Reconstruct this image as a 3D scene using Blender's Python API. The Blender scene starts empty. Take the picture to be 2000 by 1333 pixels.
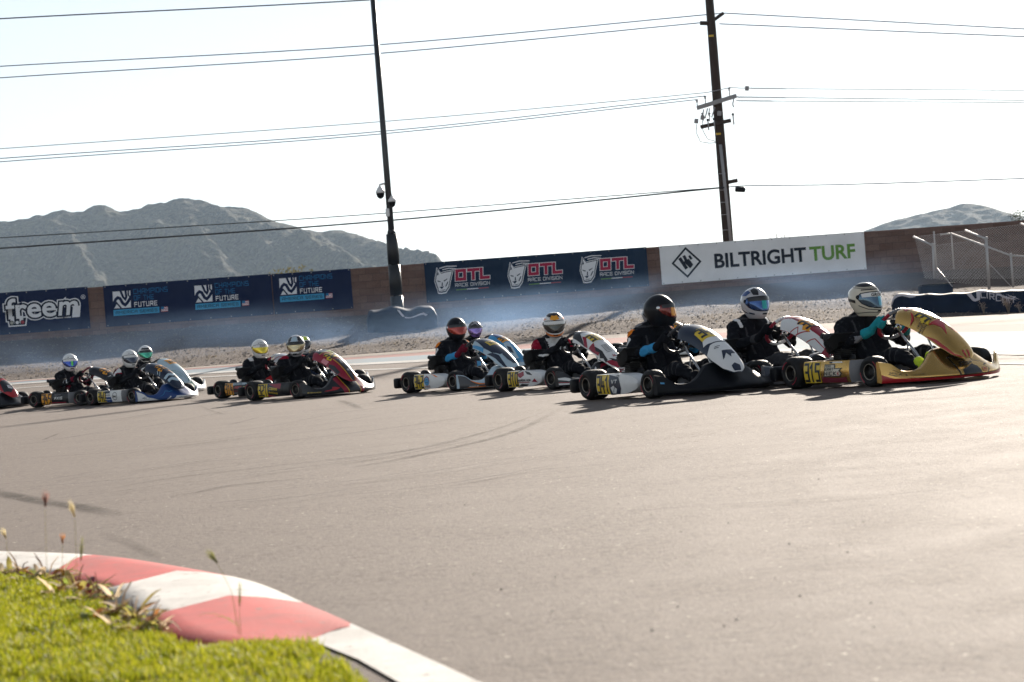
import bpy, bmesh, math, random
import numpy as np
from mathutils import Vector, Matrix, noise
from mathutils.geometry import delaunay_2d_cdt, tessellate_polygon
random.seed(7)
R = math.radians
scene = bpy.context.scene
COL = scene.collection

# ------------------------------------------------------------------ camera, sky, sun, exposure
F_PX, CX, CY, CAM_H = 4000.0, 1000.0, 666.5, 0.70
PITCH, ROLL = R(-0.289), R(-4.5)
SUN_EL, SUN_AZ = R(18.0), R(18.5)          # azimuth measured from +Y towards +X
cam_data = bpy.data.cameras.new("camera")
cam = bpy.data.objects.new("camera", cam_data)
COL.objects.link(cam)
scene.camera = cam
cam_data.sensor_width = 36.0
cam_data.lens = 72.0
cam_data.clip_start, cam_data.clip_end = 0.05, 20000.0
CAM_ROT = Matrix.Rotation(math.pi / 2 + PITCH, 3, 'X') @ Matrix.Rotation(ROLL, 3, 'Z')
cam.matrix_world = Matrix.Translation((0, 0, CAM_H)) @ CAM_ROT.to_4x4()
cam_data.dof.use_dof = True
cam_data.dof.focus_distance = 19.0
cam_data.dof.aperture_fstop = 6.5

world = bpy.data.worlds.new("World")
scene.world = world
world.use_nodes = True
wn, wl = world.node_tree.nodes, world.node_tree.links
sky = wn.new("ShaderNodeTexSky")
sky.sky_type = 'NISHITA'
sky.sun_disc = False
sky.sun_elevation = SUN_EL
sky.sun_rotation = SUN_AZ
sky.altitude = 400
sky.air_density, sky.dust_density, sky.ozone_density = 1.0, 0.15, 1.5
hsv = wn.new("ShaderNodeHueSaturation")
hsv.inputs["Saturation"].default_value = 0.42
wl.new(sky.outputs[0], hsv.inputs["Color"])
wl.new(hsv.outputs[0], wn["Background"].inputs[0])
wn["Background"].inputs[1].default_value = 0.05

sun_data = bpy.data.lights.new("sun", 'SUN')
sun_data.energy = 5.0
sun_data.angle = R(0.7)
sun_data.color = (1.0, 0.90, 0.78)
sun = bpy.data.objects.new("sun", sun_data)
COL.objects.link(sun)
SUN_DIR = Vector((math.sin(SUN_AZ) * math.cos(SUN_EL), math.cos(SUN_AZ) * math.cos(SUN_EL), math.sin(SUN_EL)))
sun.rotation_euler = (-SUN_DIR).to_track_quat('-Z', 'Y').to_euler()

scene.view_settings.view_transform = 'Standard'
scene.view_settings.look = 'None'
scene.view_settings.exposure = 1.38
scene.view_settings.gamma = 1.0
scene.render.engine = 'CYCLES'
scene.cycles.use_denoising = True
scene.cycles.use_adaptive_sampling = True
scene.cycles.adaptive_threshold = 0.015
scene.cycles.max_bounces = 6
scene.cycles.volume_bounces = 1
scene.cycles.transparent_max_bounces = 12
scene.cycles.volume_step_rate = 1.0
scene.cycles.sample_clamp_indirect = 4.0
scene.cycles.sample_clamp_direct = 30.0

# ------------------------------------------------------------------ measuring helpers (photo pixel -> place in the world)
def ray(px, py):
    return CAM_ROT @ Vector(((px - CX) / F_PX, -(py - CY) / F_PX, -1.0))
def at_z(px, py, z=0.0):
    d = ray(px, py); t = (z - CAM_H) / d.z
    return Vector((0, 0, CAM_H)) + d * t
def at_Y(px, py, Y):
    d = ray(px, py); t = Y / d.y
    return Vector((0, 0, CAM_H)) + d * t
def sstep(a, b, x):
    t = min(1.0, max(0.0, (x - a) / (b - a)))
    return t * t * (3 - 2 * t)
def zt(X, Y):                                # height of the ground
    k = 1.0 - 0.55 * sstep(3.0, 12.5, X)
    z = 0.43 * k * (sstep(33, 50, Y) * 1.18 if Y < 50 else 1.18)
    if Y > 46:
        t = min(1.0, (Y - 46) / max(8.0, min(15.0, 11.6 + .185 * X))); z += (1.47 - 0.43 * 1.18 * k) * t ** 1.6
    return z
def at_ground(px, py):
    d = ray(px, py); o = Vector((0, 0, CAM_H)); t = 3.0; prev = t
    while t < 80:
        p = o + d * t
        if p.z < zt(p.x, p.y):
            lo, hi = prev, t
            for _ in range(30):
                m = (lo + hi) / 2; q = o + d * m
                if q.z < zt(q.x, q.y): hi = m
                else: lo = m
            return o + d * hi
        prev = t; t += 0.25
    return o + d * 62
def pl(pts, x):                              # piecewise linear
    if x <= pts[0][0]: return pts[0][1]
    for (a, b), (c, d) in zip(pts, pts[1:]):
        if x <= c: return b + (d - b) * (x - a) / (c - a)
    return pts[-1][1]
def smooth_pl(pts, x):
    for i in range(len(pts) - 1):
        if x <= pts[i + 1][0] or i == len(pts) - 2:
            p1, p2 = pts[i], pts[i + 1]
            p0 = pts[i - 1] if i else p1
            p3 = pts[i + 2] if i + 2 < len(pts) else p2
            h = p2[0] - p1[0]; t = min(1, max(0, (x - p1[0]) / h))
            m1 = (p2[1] - p0[1]) / max(1e-6, p2[0] - p0[0]) * h
            m2 = (p3[1] - p1[1]) / max(1e-6, p3[0] - p1[0]) * h
            return ((2*t**3-3*t*t+1)*p1[1] + (t**3-2*t*t+t)*m1 + (-2*t**3+3*t*t)*p2[1] + (t**3-t*t)*m2)

# ------------------------------------------------------------------ materials
MATS = {}
def newmat(name):
    m = bpy.data.materials.new(name); m.use_nodes = True
    return m, m.node_tree.nodes, m.node_tree.links, m.node_tree.nodes["Principled BSDF"]
def M(name, col, rough=0.5, metal=0.0, coat=0.0, spec=0.5, var=0.0, vscale=30.0, bump=0.0, bscale=60.0, transl=0.0):
    if name in MATS: return MATS[name]
    m, n, l, b = newmat(name)
    b.inputs["Base Color"].default_value = (*col, 1)
    b.inputs["Roughness"].default_value = rough
    b.inputs["Metallic"].default_value = metal
    b.inputs["Coat Weight"].default_value = coat
    b.inputs["Coat Roughness"].default_value = 0.08
    b.inputs["Specular IOR Level"].default_value = spec
    if var or bump:
        tc = n.new("ShaderNodeTexCoord")
    if var:
        nz = n.new("ShaderNodeTexNoise"); nz.inputs["Scale"].default_value = vscale; nz.inputs["Detail"].default_value = 5
        l.new(tc.outputs["Object"], nz.inputs["Vector"])
        mx = n.new("ShaderNodeMix"); mx.data_type = 'RGBA'
        mx.inputs["A"].default_value = (*[c * (1 - var) for c in col], 1)
        mx.inputs["B"].default_value = (*[min(1, c * (1 + var)) for c in col], 1)
        l.new(nz.outputs["Fac"], mx.inputs["Factor"]); l.new(mx.outputs["Result"], b.inputs["Base Color"])
        mr = n.new("ShaderNodeMapRange"); mr.inputs["To Min"].default_value = max(0.03, rough - 0.12); mr.inputs["To Max"].default_value = min(1, rough + 0.15)
        l.new(nz.outputs["Fac"], mr.inputs["Value"]); l.new(mr.outputs[0], b.inputs["Roughness"])
    if bump:
        nb = n.new("ShaderNodeTexNoise"); nb.inputs["Scale"].default_value = bscale; nb.inputs["Detail"].default_value = 4
        l.new(tc.outputs["Object"], nb.inputs["Vector"])
        bp = n.new("ShaderNodeBump"); bp.inputs["Strength"].default_value = bump; bp.inputs["Distance"].default_value = 0.01
        l.new(nb.outputs["Fac"], bp.inputs["Height"]); l.new(bp.outputs[0], b.inputs["Normal"])
    if transl:
        out = n["Material Output"]; tr = n.new("ShaderNodeBsdfTranslucent"); tr.inputs[0].default_value = (*[min(1, c * 1.6) for c in col], 1)
        ms = n.new("ShaderNodeMixShader"); ms.inputs[0].default_value = transl
        l.new(b.outputs[0], ms.inputs[1]); l.new(tr.outputs[0], ms.inputs[2]); l.new(ms.outputs[0], out.inputs[0])
    MATS[name] = m
    return m
PALETTE = dict(black=(.009,.010,.014), white=(.78,.78,.77), navy=(.008,.018,.045), blue=(.014,.055,.20), sky=(.05,.30,.58), pale=(.45,.58,.66),
    red=(.42,.012,.02), crimson=(.30,.008,.03), yellow=(.75,.52,.03), amber=(.85,.36,.02), orange=(.85,.22,.02), gold=(.50,.33,.11), grey=(.22,.22,.24),
    silver=(.5,.5,.52), teal=(.02,.28,.34), green=(.03,.20,.15), lime=(.55,.70,.05), cream=(.70,.64,.52), purple=(.16,.08,.30), darkgrey=(.05,.05,.055),
    pink=(.70,.25,.28), maroon=(.16,.012,.03))
def paint(c): return M("paint_" + c, PALETTE[c], rough=0.32, coat=0.2, spec=0.35, var=0.10, vscale=14, bump=0.03, bscale=25)
def ink(c): return M("sticker_" + c, PALETTE[c], rough=0.38, coat=0.2)
def cloth(c): return M("cloth_" + c, PALETTE[c], rough=0.9, spec=0.12, var=0.25, vscale=20, bump=0.8, bscale=38)
MAT_GOLD = M("gold_film", (.56, .34, .10), rough=0.20, metal=0.9, coat=0.25, var=0.12, vscale=9, bump=0.08, bscale=12)
MAT_RUBBER = M("tyre_rubber", (.010, .010, .011), rough=0.6, spec=0.28, var=0.35, vscale=18, bump=0.25, bscale=70)
MAT_RIM = M("rim_magnesium", (.020, .019, .018), rough=0.45, metal=0.35)
MAT_LIP = M("rim_lip", (.30, .27, .23), rough=0.35, metal=0.9)
MAT_STEEL = M("chrome_steel", (.62, .62, .62), rough=0.22, metal=1.0)
MAT_BLACK = M("black_plastic", (.006, .007, .010), rough=0.42, spec=0.16, var=0.3, vscale=12, bump=0.06, bscale=40)
MAT_MATT = M("matt_black_metal", (.008, .008, .009), rough=0.55, spec=0.3)
MAT_FIN = M("engine_fins", (.008, .008, .009), rough=0.42, spec=0.35)
MAT_ALU = M("cast_aluminium", (.30, .30, .30), rough=0.4, metal=0.9)
MAT_SEAT = M("seat_shell", (.005, .005, .007), rough=0.4, spec=0.25)
MAT_GREYPL = M("grey_plastic", (.17, .17, .18), rough=0.45, var=0.15)

# ------------------------------------------------------------------ mesh builder
class MB:
    def __init__(s): s.v, s.f, s.m, s.sm = [], [], [], []
    def add(s, vs, fs, mat, smooth=True, flip=False):
        o = len(s.v); s.v += [tuple(p) for p in vs]
        for f in fs:
            s.f.append(tuple(o + i for i in (reversed(f) if flip else f))); s.m.append(mat); s.sm.append(smooth)
    def box(s, c, d, mat, rot=None, bev=0.0):
        bm = bmesh.new(); bmesh.ops.create_cube(bm, size=1.0)
        for v in bm.verts: v.co = Vector((v.co.x * d[0], v.co.y * d[1], v.co.z * d[2]))
        if bev: bmesh.ops.bevel(bm, geom=bm.edges[:], offset=bev, segments=3, affect='EDGES', profile=0.5)
        bm.verts.index_update()
        T = (rot.to_4x4() if rot else Matrix()); c = Vector(c)
        s.add([T @ v.co + c for v in bm.verts], [[v.index for v in f.verts] for f in bm.faces], mat, bool(bev)); bm.free()
    def tube(s, pts, r, mat, n=8, closed=False, smooth=True):
        pts = [Vector(p) for p in pts]; k = len(pts)
        rs = r if isinstance(r, (list, tuple)) else [r] * k
        rings = []; up = None
        for i, p in enumerate(pts):
            a = pts[(i - 1) % k] if (closed or i > 0) else p
            b = pts[(i + 1) % k] if (closed or i < k - 1) else p
            t = (b - a).normalized()
            if up is None: up = t.orthogonal().normalized()
            up = (up - t * up.dot(t)); up = up.normalized() if up.length > 1e-5 else t.orthogonal().normalized()
            w = t.cross(up)
            rings.append([p + (up * math.cos(2*math.pi*j/n) + w * math.sin(2*math.pi*j/n)) * rs[i] for j in range(n)])
        vs = [q for rg in rings for q in rg]; fs = []
        for i in range(k if closed else k - 1):
            i2 = (i + 1) % k
            for j in range(n):
                j2 = (j + 1) % n
                fs.append((i*n+j, i*n+j2, i2*n+j2, i2*n+j))
        if not closed:
            fs.append(tuple(reversed(range(n)))); fs.append(tuple((k-1)*n + j for j in range(n)))
        s.add(vs, fs, mat, smooth)
    def lathe(s, prof, mat, T, n=32, smooth=True, arc=(0, 2*math.pi)):        # profile of (radius, height) about local Z, T maps to place
        full = abs(arc[1] - arc[0] - 2*math.pi) < 1e-6
        k = len(prof); nn = n if full else n + 1; vs = []
        for j in range(nn):
            a = arc[0] + (arc[1]-arc[0]) * j / n
            for (r, h) in prof: vs.append(T @ Vector((r*math.cos(a), r*math.sin(a), h)))
        fs = []
        for j in range(n):
            j2 = (j + 1) % nn
            for i in range(k - 1): fs.append((j*k+i, j2*k+i, j2*k+i+1, j*k+i+1))
        s.add(vs, fs, mat, smooth)
    def grid(s, P, us, vs_, mat, smooth=True, flip=False):
        k = len(vs_)
        s.add([P(u, v) for u in us for v in vs_],
              [(i*k+j, (i+1)*k+j, (i+1)*k+j+1, i*k+j+1) for i in range(len(us)-1) for j in range(k-1)], mat, smooth, flip)
    def ball(s, c, r, mat, n=10):
        c = Vector(c); r = (r, r, r) if not isinstance(r, (tuple, list)) else r
        s.grid(lambda u, v: c + Vector((r[0]*math.cos(v)*math.cos(u), r[1]*math.cos(v)*math.sin(u), r[2]*math.sin(v))),
               [2*math.pi*i/n for i in range(n+1)], [-math.pi/2 + math.pi*j/(n//2+1) for j in range(n//2+2)], mat)
    def poly(s, P, pts, mat, off, res):
        """a flat outline (u, v) wrapped onto the surface P, lifted by off"""
        edge = []
        k = len(pts)
        for i in range(k):
            a, b = pts[i], pts[(i+1) % k]
            m = max(1, int(math.hypot((b[0]-a[0])/res[0], (b[1]-a[1])/res[1]) + .5))
            edge += [(a[0]+(b[0]-a[0])*j/m, a[1]+(b[1]-a[1])*j/m) for j in range(m)]
        inner = []
        x0, x1 = min(p[0] for p in edge), max(p[0] for p in edge); y0, y1 = min(p[1] for p in edge), max(p[1] for p in edge)
        i = x0 + res[0]*.5
        while i < x1:
            j = y0 + res[1]*.5
            while j < y1:
                inner.append((i + random.uniform(-.05,.05)*res[0], j + random.uniform(-.05,.05)*res[1])); j += res[1]
            i += res[0]
        sx, sy = 1/res[0], 1/res[1]
        ev = [Vector((p[0]*sx, p[1]*sy)) for p in edge + inner]
        vo, _, fo, *_r = delaunay_2d_cdt(ev, [], [list(range(len(edge)))], 1, 1e-5)
        s.add([lift(P, v.x/sx, v.y/sy, off) for v in vo], [tuple(f) for f in fo], mat)
    def text2(s, P, geo, mat, org, sx, sy, off, ang=0.0, sub=0.0):
        """flat lettering geo = (verts, faces) wrapped onto P; sx, sy = surface units per letter unit"""
        if sub: geo = refine(geo, sub)
        ca, sa = math.cos(ang), math.sin(ang); vs = []
        for (x, y, z) in geo[0]:
            u = org[0] + (x*ca - y*sa)*sx; v = org[1] + (x*sa + y*ca)*sy
            vs.append(lift(P, u, v, off + z))
        s.add(vs, geo[1], mat)
    def build(s, name, parent=None, loc=None):
        me = bpy.data.meshes.new(name); me.from_pydata(s.v, [], s.f)
        slots = []; idx = {}
        for m in s.m:
            if m.name not in idx: idx[m.name] = len(slots); slots.append(m)
        for m in slots: me.materials.append(m)
        me.polygons.foreach_set("material_index", [idx[m.name] for m in s.m])
        me.polygons.foreach_set("use_smooth", s.sm)
        me.update()
        return link(name, me, parent, loc)
def refine(geo, L):
    bm = bmesh.new(); bv = [bm.verts.new(v) for v in geo[0]]
    for f in geo[1]:
        try: bm.faces.new([bv[i] for i in f])
        except ValueError: pass
    bmesh.ops.triangulate(bm, faces=bm.faces[:])
    for _ in range(6):
        es = [e for e in bm.edges if e.calc_length() > L]
        if not es: break
        bmesh.ops.subdivide_edges(bm, edges=es, cuts=1); bmesh.ops.triangulate(bm, faces=[f for f in bm.faces if len(f.verts) > 3])
    bm.verts.index_update(); g = ([tuple(v.co) for v in bm.verts], [tuple(v.index for v in f.verts) for f in bm.faces]); bm.free(); return g
def link(name, me, parent=None, loc=None):
    o = bpy.data.objects.new(name, me); COL.objects.link(o)
    if parent: o.parent = parent
    if loc is not None: o.location = loc
    return o
def lift(P, u, v, off):
    p = P(u, v); e = P.eps
    n = (P(u+e[0], v) - P(u-e[0], v)).cross(P(u, v+e[1]) - P(u, v-e[1]))
    if n.length < 1e-12: return p
    return p + n.normalized() * off * P.sign
def surf(f, eps, sign=1.0):
    f.eps, f.sign = eps, sign
    return f
def tag(o, label=None, cat=None, group=None, kind=None):
    if label: o["label"] = label
    if cat: o["category"] = cat
    if group: o["group"] = group
    if kind: o["kind"] = kind
    return o
def empty(name, loc=(0,0,0), rz=0.0):
    o = bpy.data.objects.new(name, None); COL.objects.link(o); o.location = loc; o.rotation_euler = (0, 0, rz); o.empty_display_size = .1
    return o
def circle_pts(c, rx, ry, n=28, a0=0, a1=2*math.pi):
    full = abs(a1-a0-2*math.pi) < 1e-6
    return [(c[0]+rx*math.cos(a0+(a1-a0)*i/(n if full else n-1)), c[1]+ry*math.sin(a0+(a1-a0)*i/(n if full else n-1))) for i in range(n)]

# ------------------------------------------------------------------ lettering
GLY = {
'A':[[(0,0),(0,4.6),(1.4,6),(4,6),(4,0)],[(0,2.4),(4,2.4)]], 'B':[[(0,0),(0,6),(3.4,6),(4,5.2),(4,3.8),(3.4,3),(4,2.2),(4,.8),(3.4,0),(0,0)],[(.6,3),(3,3)]],
'C':[[(4,6),(0,6),(0,0),(4,0)]], 'D':[[(0,0),(0,6),(3,6),(4,5),(4,1),(3,0),(0,0)]], 'E':[[(4,6),(0,6),(0,0),(4,0)],[(0,3),(3.6,3)]],
'F':[[(4,6),(0,6),(0,0)],[(0,3),(3.6,3)]], 'G':[[(4,6),(0,6),(0,0),(4,0),(4,3),(2,3)]], 'H':[[(0,0),(0,6)],[(4,0),(4,6)],[(0,3),(4,3)]],
'I':[[(0,0),(0,6)]], 'J':[[(4,6),(4,0),(0,0),(0,1.6)]], 'K':[[(0,0),(0,6)],[(4,6),(.6,3),(4,0)]], 'L':[[(0,6),(0,0),(4,0)]],
'M':[[(0,0),(0,6),(2.5,2.4),(5,6),(5,0)]], 'N':[[(0,0),(0,6),(4,0),(4,6)]], 'O':[[(0,0),(0,6),(4,6),(4,0),(0,0)]],
'P':[[(0,0),(0,6),(4,6),(4,2.8),(0,2.8)]], 'R':[[(0,0),(0,6),(4,6),(4,2.9),(0,2.9)],[(1.8,2.9),(4,0)]], 'S':[[(4,6),(0,6),(0,3),(4,3),(4,0),(0,0)]],
'T':[[(0,6),(4,6)],[(2,6),(2,0)]], 'U':[[(0,6),(0,0),(4,0),(4,6)]], 'V':[[(0,6),(2,0),(4,6)]], 'W':[[(0,6),(1.2,0),(2.6,4),(4,0),(5.2,6)]],
'X':[[(0,0),(4,6)],[(0,6),(4,0)]], 'Y':[[(0,6),(2,3),(4,6)],[(2,3),(2,0)]], 'Z':[[(0,6),(4,6),(0,0),(4,0)]],
'0':[[(0,0),(0,6),(4,6),(4,0),(0,0)]], '1':[[(.6,4.8),(2.2,6),(2.2,0)]], '2':[[(0,6),(4,6),(4,3.2),(0,2.4),(0,0),(4,0)]],
'3':[[(0,6),(4,6),(4,0),(0,0)],[(1.2,3.1),(4,3.1)]], '4':[[(0,6),(0,2.4),(4,2.4)],[(2.9,4),(2.9,0)]], '5':[[(4,6),(0,6),(0,3.4),(4,3.4),(4,0),(0,0)]],
'6':[[(4,6),(0,6),(0,0),(4,0),(4,3.2),(0,3.2)]], '7':[[(0,6),(4,6),(1.4,0)]], '8':[[(0,0),(0,6),(4,6),(4,0),(0,0)],[(0,3),(4,3)]], '9':[[(4,2.8),(0,2.8),(0,6),(4,6),(4,0),(0,0)]],
' ':[], '-':[[(0,3),(3,3)]], '.':[[(0,0),(0,.7)]]}
def thick(pts, w, z=0.0):
    closed = pts[0] == pts[-1]
    p = [Vector(q) for q in (pts[:-1] if closed else pts)]; n = len(p); L, Rr = [], []
    for i in range(n):
        a = p[(i-1) % n] if (closed or i) else None; b = p[(i+1) % n] if (closed or i < n-1) else None
        d1 = (p[i]-a).normalized() if a is not None else None; d2 = (b-p[i]).normalized() if b is not None else None
        if d1 is None: d1 = d2
        if d2 is None: d2 = d1
        n1 = Vector((-d1.y, d1.x)); n2 = Vector((-d2.y, d2.x)); m = n1 + n2
        m = m.normalized() if m.length > 1e-4 else n1
        k = w/2/max(.45, m.dot(n1)); q = p[i]
        if not closed and i == 0: q = q - d1*w/2*.98
        if not closed and i == n-1: q = q + d1*w/2*.98
        L.append(q + m*k); Rr.append(q - m*k)
    vs = [(q.x, q.y, z) for q in L] + [(q.x, q.y, z) for q in Rr]
    fs = [(i, n+i, n+(i+1) % n, (i+1) % n) for i in range(n if closed else n-1)]
    return vs, fs
def strokes(txt, h=1.0, wr=0.65, w=0.16, shear=0.0, gap=None, center=False, polylines=None):
    """squared stroke lettering; h cap height, wr width ratio, w stroke width in cap heights"""
    vs, fs, x = [], [], 0.0; k = h/6.0; kx = k*wr*1.5; z = 0.0
    gap = (w*1.6*h if gap is None else gap)
    for c in txt:
        g = GLY.get(c.upper(), []); adv = 0.0
        for pts in g:
            z += 0.00012
            pp = [(x + q[0]*kx, (q[1]*k)*(1-w) + w*h/2) for q in pts]
            v2, f2 = thick(pp, w*h, z); o = len(vs)
            vs += v2; fs += [tuple(o+i for i in f) for f in f2]; adv = max(adv, max(q[0] for q in pts)*kx)
        x += adv + gap + w*h*.9 if g else 3*kx
    W = x - gap - w*h*.9
    vs = [(a + b*shear - (W/2 if center else 0), b, c) for a, b, c in vs]
    return (vs, fs), W
_font = {}
def glyph(c, bold, body=None):
    key = (c, bold)
    if key in _font: return _font[key]
    cu = bpy.data.curves.new("lettering", 'FONT'); cu.body = c; cu.size = 1.0; cu.offset = bold; cu.fill_mode = 'FRONT'; cu.resolution_u = 4
    ob = bpy.data.objects.new("lettering", cu)
    me = ob.to_mesh()
    g = ([tuple(v.co) for v in me.vertices], [tuple(p.vertices) for p in me.polygons])
    ob.to_mesh_clear(); bpy.data.objects.remove(ob); bpy.data.curves.remove(cu)
    _font[key] = g
    return g
def advance(c):
    if c == ' ': return 0.32
    a = glyph(c + "I", 0.0); b = glyph("I", 0.0)
    return max(v[0] for v in a[0]) - max(v[0] for v in b[0])
def typeset(txt, h=1.0, bold=0.02, shear=0.0, wr=1.0, track=0.0, center=False):
    k = h/0.682; x = 0.0; vs, fs = [], []; z = 0.0
    for c in txt:
        if c != ' ':
            g = glyph(c, bold); o = len(vs); z += 0.00012
            vs += [((x + q[0])*k*wr + q[1]*k*shear, q[1]*k, z) for q in g[0]]; fs += [tuple(o+i for i in f) for f in g[1]]
        x += advance(c) + track
    W = (x - track)*k*wr
    if center: vs = [(a - W/2, b, c) for a, b, c in vs]
    return (vs, fs), W

# ------------------------------------------------------------------ setting: ground, track, gravel bank
def nodes_mix(n, l, fac, a, b):
    mx = n.new("ShaderNodeMix"); mx.data_type = 'RGBA'
    for s, v in (("A", a), ("B", b)):
        if isinstance(v, tuple): mx.inputs[s].default_value = (*v, 1)
        else: l.new(v, mx.inputs[s])
    if isinstance(fac, float): mx.inputs["Factor"].default_value = fac
    else: l.new(fac, mx.inputs["Factor"])
    return mx.outputs["Result"]
def nz(n, l, vec, scale, detail=4, rough=.55, scl=None, rot=None):
    if scl:
        mp = n.new("ShaderNodeMapping"); mp.inputs["Scale"].default_value = scl
        if rot: mp.inputs["Rotation"].default_value = rot
        l.new(vec, mp.inputs["Vector"]); vec = mp.outputs[0]
    t = n.new("ShaderNodeTexNoise"); t.inputs["Scale"].default_value = scale; t.inputs["Detail"].default_value = detail; t.inputs["Roughness"].default_value = rough
    l.new(vec, t.inputs["Vector"]); return t.outputs["Fac"]
def ramp(n, l, fac, stops):
    r = n.new("ShaderNodeValToRGB"); e = r.color_ramp.elements
    while len(e) < len(stops): e.new(0.5)
    for el, (p, c) in zip(e, stops): el.position = p; el.color = (*c, 1) if len(c) == 3 else c
    l.new(fac, r.inputs[0]); return r.outputs[0]
def bumpn(n, l, h, strength, dist, b):
    bp = n.new("ShaderNodeBump"); bp.inputs["Strength"].default_value = strength; bp.inputs["Distance"].default_value = dist
    l.new(h, bp.inputs["Height"]); l.new(bp.outputs[0], b.inputs["Normal"])
def asphalt(name, base=(.203, .163, .139), line=None):
    m, n, l, b = newmat(name); tc = n.new("ShaderNodeTexCoord").outputs["Object"]
    big = nz(n, l, tc, .22, 3, .5, (1, .45, 1), (0, 0, R(-35)))
    mid = nz(n, l, tc, 2.2, 5, .6)
    fine = nz(n, l, tc, 75, 3, .7); grain = nz(n, l, tc, 24, 4, .75)
    lanes = nz(n, l, tc, 1.0, 4, .6, (2.4, .12, 1), (0, 0, R(-28)))
    c1 = nodes_mix(n, l, big, tuple(c*.86 for c in base), tuple(c*1.12 for c in base))
    c2 = nodes_mix(n, l, ramp(n, l, fine, [(.34, (0,0,0)), (.66, (1,1,1))]), tuple(c*.52 for c in base), c1)
    c2 = nodes_mix(n, l, ramp(n, l, grain, [(.36, (1,1,1)), (.54, (0,0,0))]), c2, tuple(c*.40 for c in base))
    c2 = nodes_mix(n, l, ramp(n, l, mid, [(.40, (.5,.5,.5)), (.60, (0,0,0))]), c2, tuple(c*.74 for c in base))
    c3 = nodes_mix(n, l, ramp(n, l, lanes, [(.50, (0,0,0)), (.75, (.42,.42,.42))]), c2, tuple(c*.70 for c in base))
    vo = n.new("ShaderNodeTexVoronoi"); vo.inputs["Scale"].default_value = 110; l.new(tc, vo.inputs["Vector"])
    sp = ramp(n, l, vo.outputs["Color"], [(.93, (0,0,0)), (.97, (1,1,1))])
    c4 = nodes_mix(n, l, sp, c3, (.46, .41, .36))
    l.new(c4, b.inputs["Base Color"])
    mr = n.new("ShaderNodeMapRange"); mr.inputs["To Min"].default_value = .80; mr.inputs["To Max"].default_value = .95
    l.new(mid, mr.inputs["Value"]); l.new(mr.outputs[0], b.inputs["Roughness"])
    b.inputs["Specular IOR Level"].default_value = .22
    ad = n.new("ShaderNodeMath"); ad.operation = 'MULTIPLY_ADD'; ad.inputs[1].default_value = .9; l.new(fine, ad.inputs[0]); l.new(grain, ad.inputs[2])
    bumpn(n, l, ad.outputs[0], .75, .006, b)
    return m
MAT_ASPH = asphalt("asphalt")
def gravel_mat():
    m, n, l, b = newmat("gravel_and_dry_grass"); tc = n.new("ShaderNodeTexCoord").outputs["Object"]
    a = nz(n, l, tc, 6, 6, .65); f = nz(n, l, tc, 22, 5, .7); g = nz(n, l, tc, .6, 3)
    c = ramp(n, l, f, [(.28, (.045,.035,.031)), (.45, (.095,.074,.065)), (.60, (.135,.107,.094)), (.78, (.20,.168,.15))])
    c = nodes_mix(n, l, ramp(n, l, a, [(.45, (0,0,0)), (.68, (.6,.6,.6))]), c, (.155, .125, .098))
    c = nodes_mix(n, l, ramp(n, l, g, [(.42, (0,0,0)), (.66, (.5,.5,.5))]), c, (.085, .072, .068))
    l.new(c, b.inputs["Base Color"]); b.inputs["Roughness"].default_value = .95; b.inputs["Specular IOR Level"].default_value = .2
    ad = n.new("ShaderNodeMath"); ad.operation = 'ADD'; l.new(a, ad.inputs[0]); l.new(f, ad.inputs[1]); bumpn(n, l, ad.outputs[0], .8, .05, b)
    return m
MAT_GRAVEL = gravel_mat()

E0 = [(-500,790),(-150,759),(0,746),(400,716),(770,688),(1220,653),(1620,632),(2000,613),(2500,586)]
E1 = [(-500,792),(0,748),(400,718.5),(770,693),(1220,660),(1620,643),(2000,633),(2500,612)]
E2 = [(-500,794),(0,749.5),(400,721),(770,698),(1220,671),(1620,653),(2000,648),(2500,640)]
E3 = [(-500,797),(0,752),(400,728),(770,706.5),(1220,686),(1620,683),(2000,690),(2500,700)]
E4 = [(-500,799),(0,754),(400,731),(770,710.5),(1220,691),(1620,688),(2000,695),(2500,705)]
L1 = [(-500,806),(0,761),(400,736.3),(770,720.3),(1220,707),(1620,704),(2000,711),(2500,722)]
L2 = [(-500,807.5),(0,762.2),(400,738),(770,722.3),(1220,709.5),(1620,706.5),(2000,713.5),(2500,725)]
XS = [-500 + 25*i for i in range(121)]
edge_w = [at_ground(x, smooth_pl(E0, x)) for x in XS]
edge_xy = sorted((p.x, p.y) for p in edge_w)
def edge_Y(X): return pl(edge_xy, X)
def rough_z(X, Y):                          # lumps in the gravel bank
    e = sstep(0, 1.5, Y - edge_Y(X)) * (1 - sstep(55.5, 58.0, Y))
    v = Vector((X*.55, Y*.55, 3.1)); w = Vector((X*2.1, Y*2.1, 7.7))
    return e * (.10*noise.noise(v) + .014*noise.noise(w) + .005*noise.noise(w*3.1))
def ground_sheet():
    mb = MB()
    xs = [-4000,-1500,-500,-150,-60,-35] + [-24 + .5*i for i in range(97)] + [35,60,150,500,1500,4000]
    ys = [-60,-20,0,10,20,28,32,36] + [38+.5*i for i in range(14)] + [45 + .25*i for i in range(61)] + [66,80,120,300,800,2000,8000]
    def z(X, Y):
        h = zt(X, min(Y, 60)) - (0.05 if Y < edge_Y(X) + .2 else 0.0)
        return h + (rough_z(X, Y) if abs(X) < 30 else 0)
    mb.grid(lambda u, v: Vector((u, v, z(u, v))), xs, ys, MAT_GRAVEL)
    return tag(mb.build("ground"), kind="structure")
ground_sheet()
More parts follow.
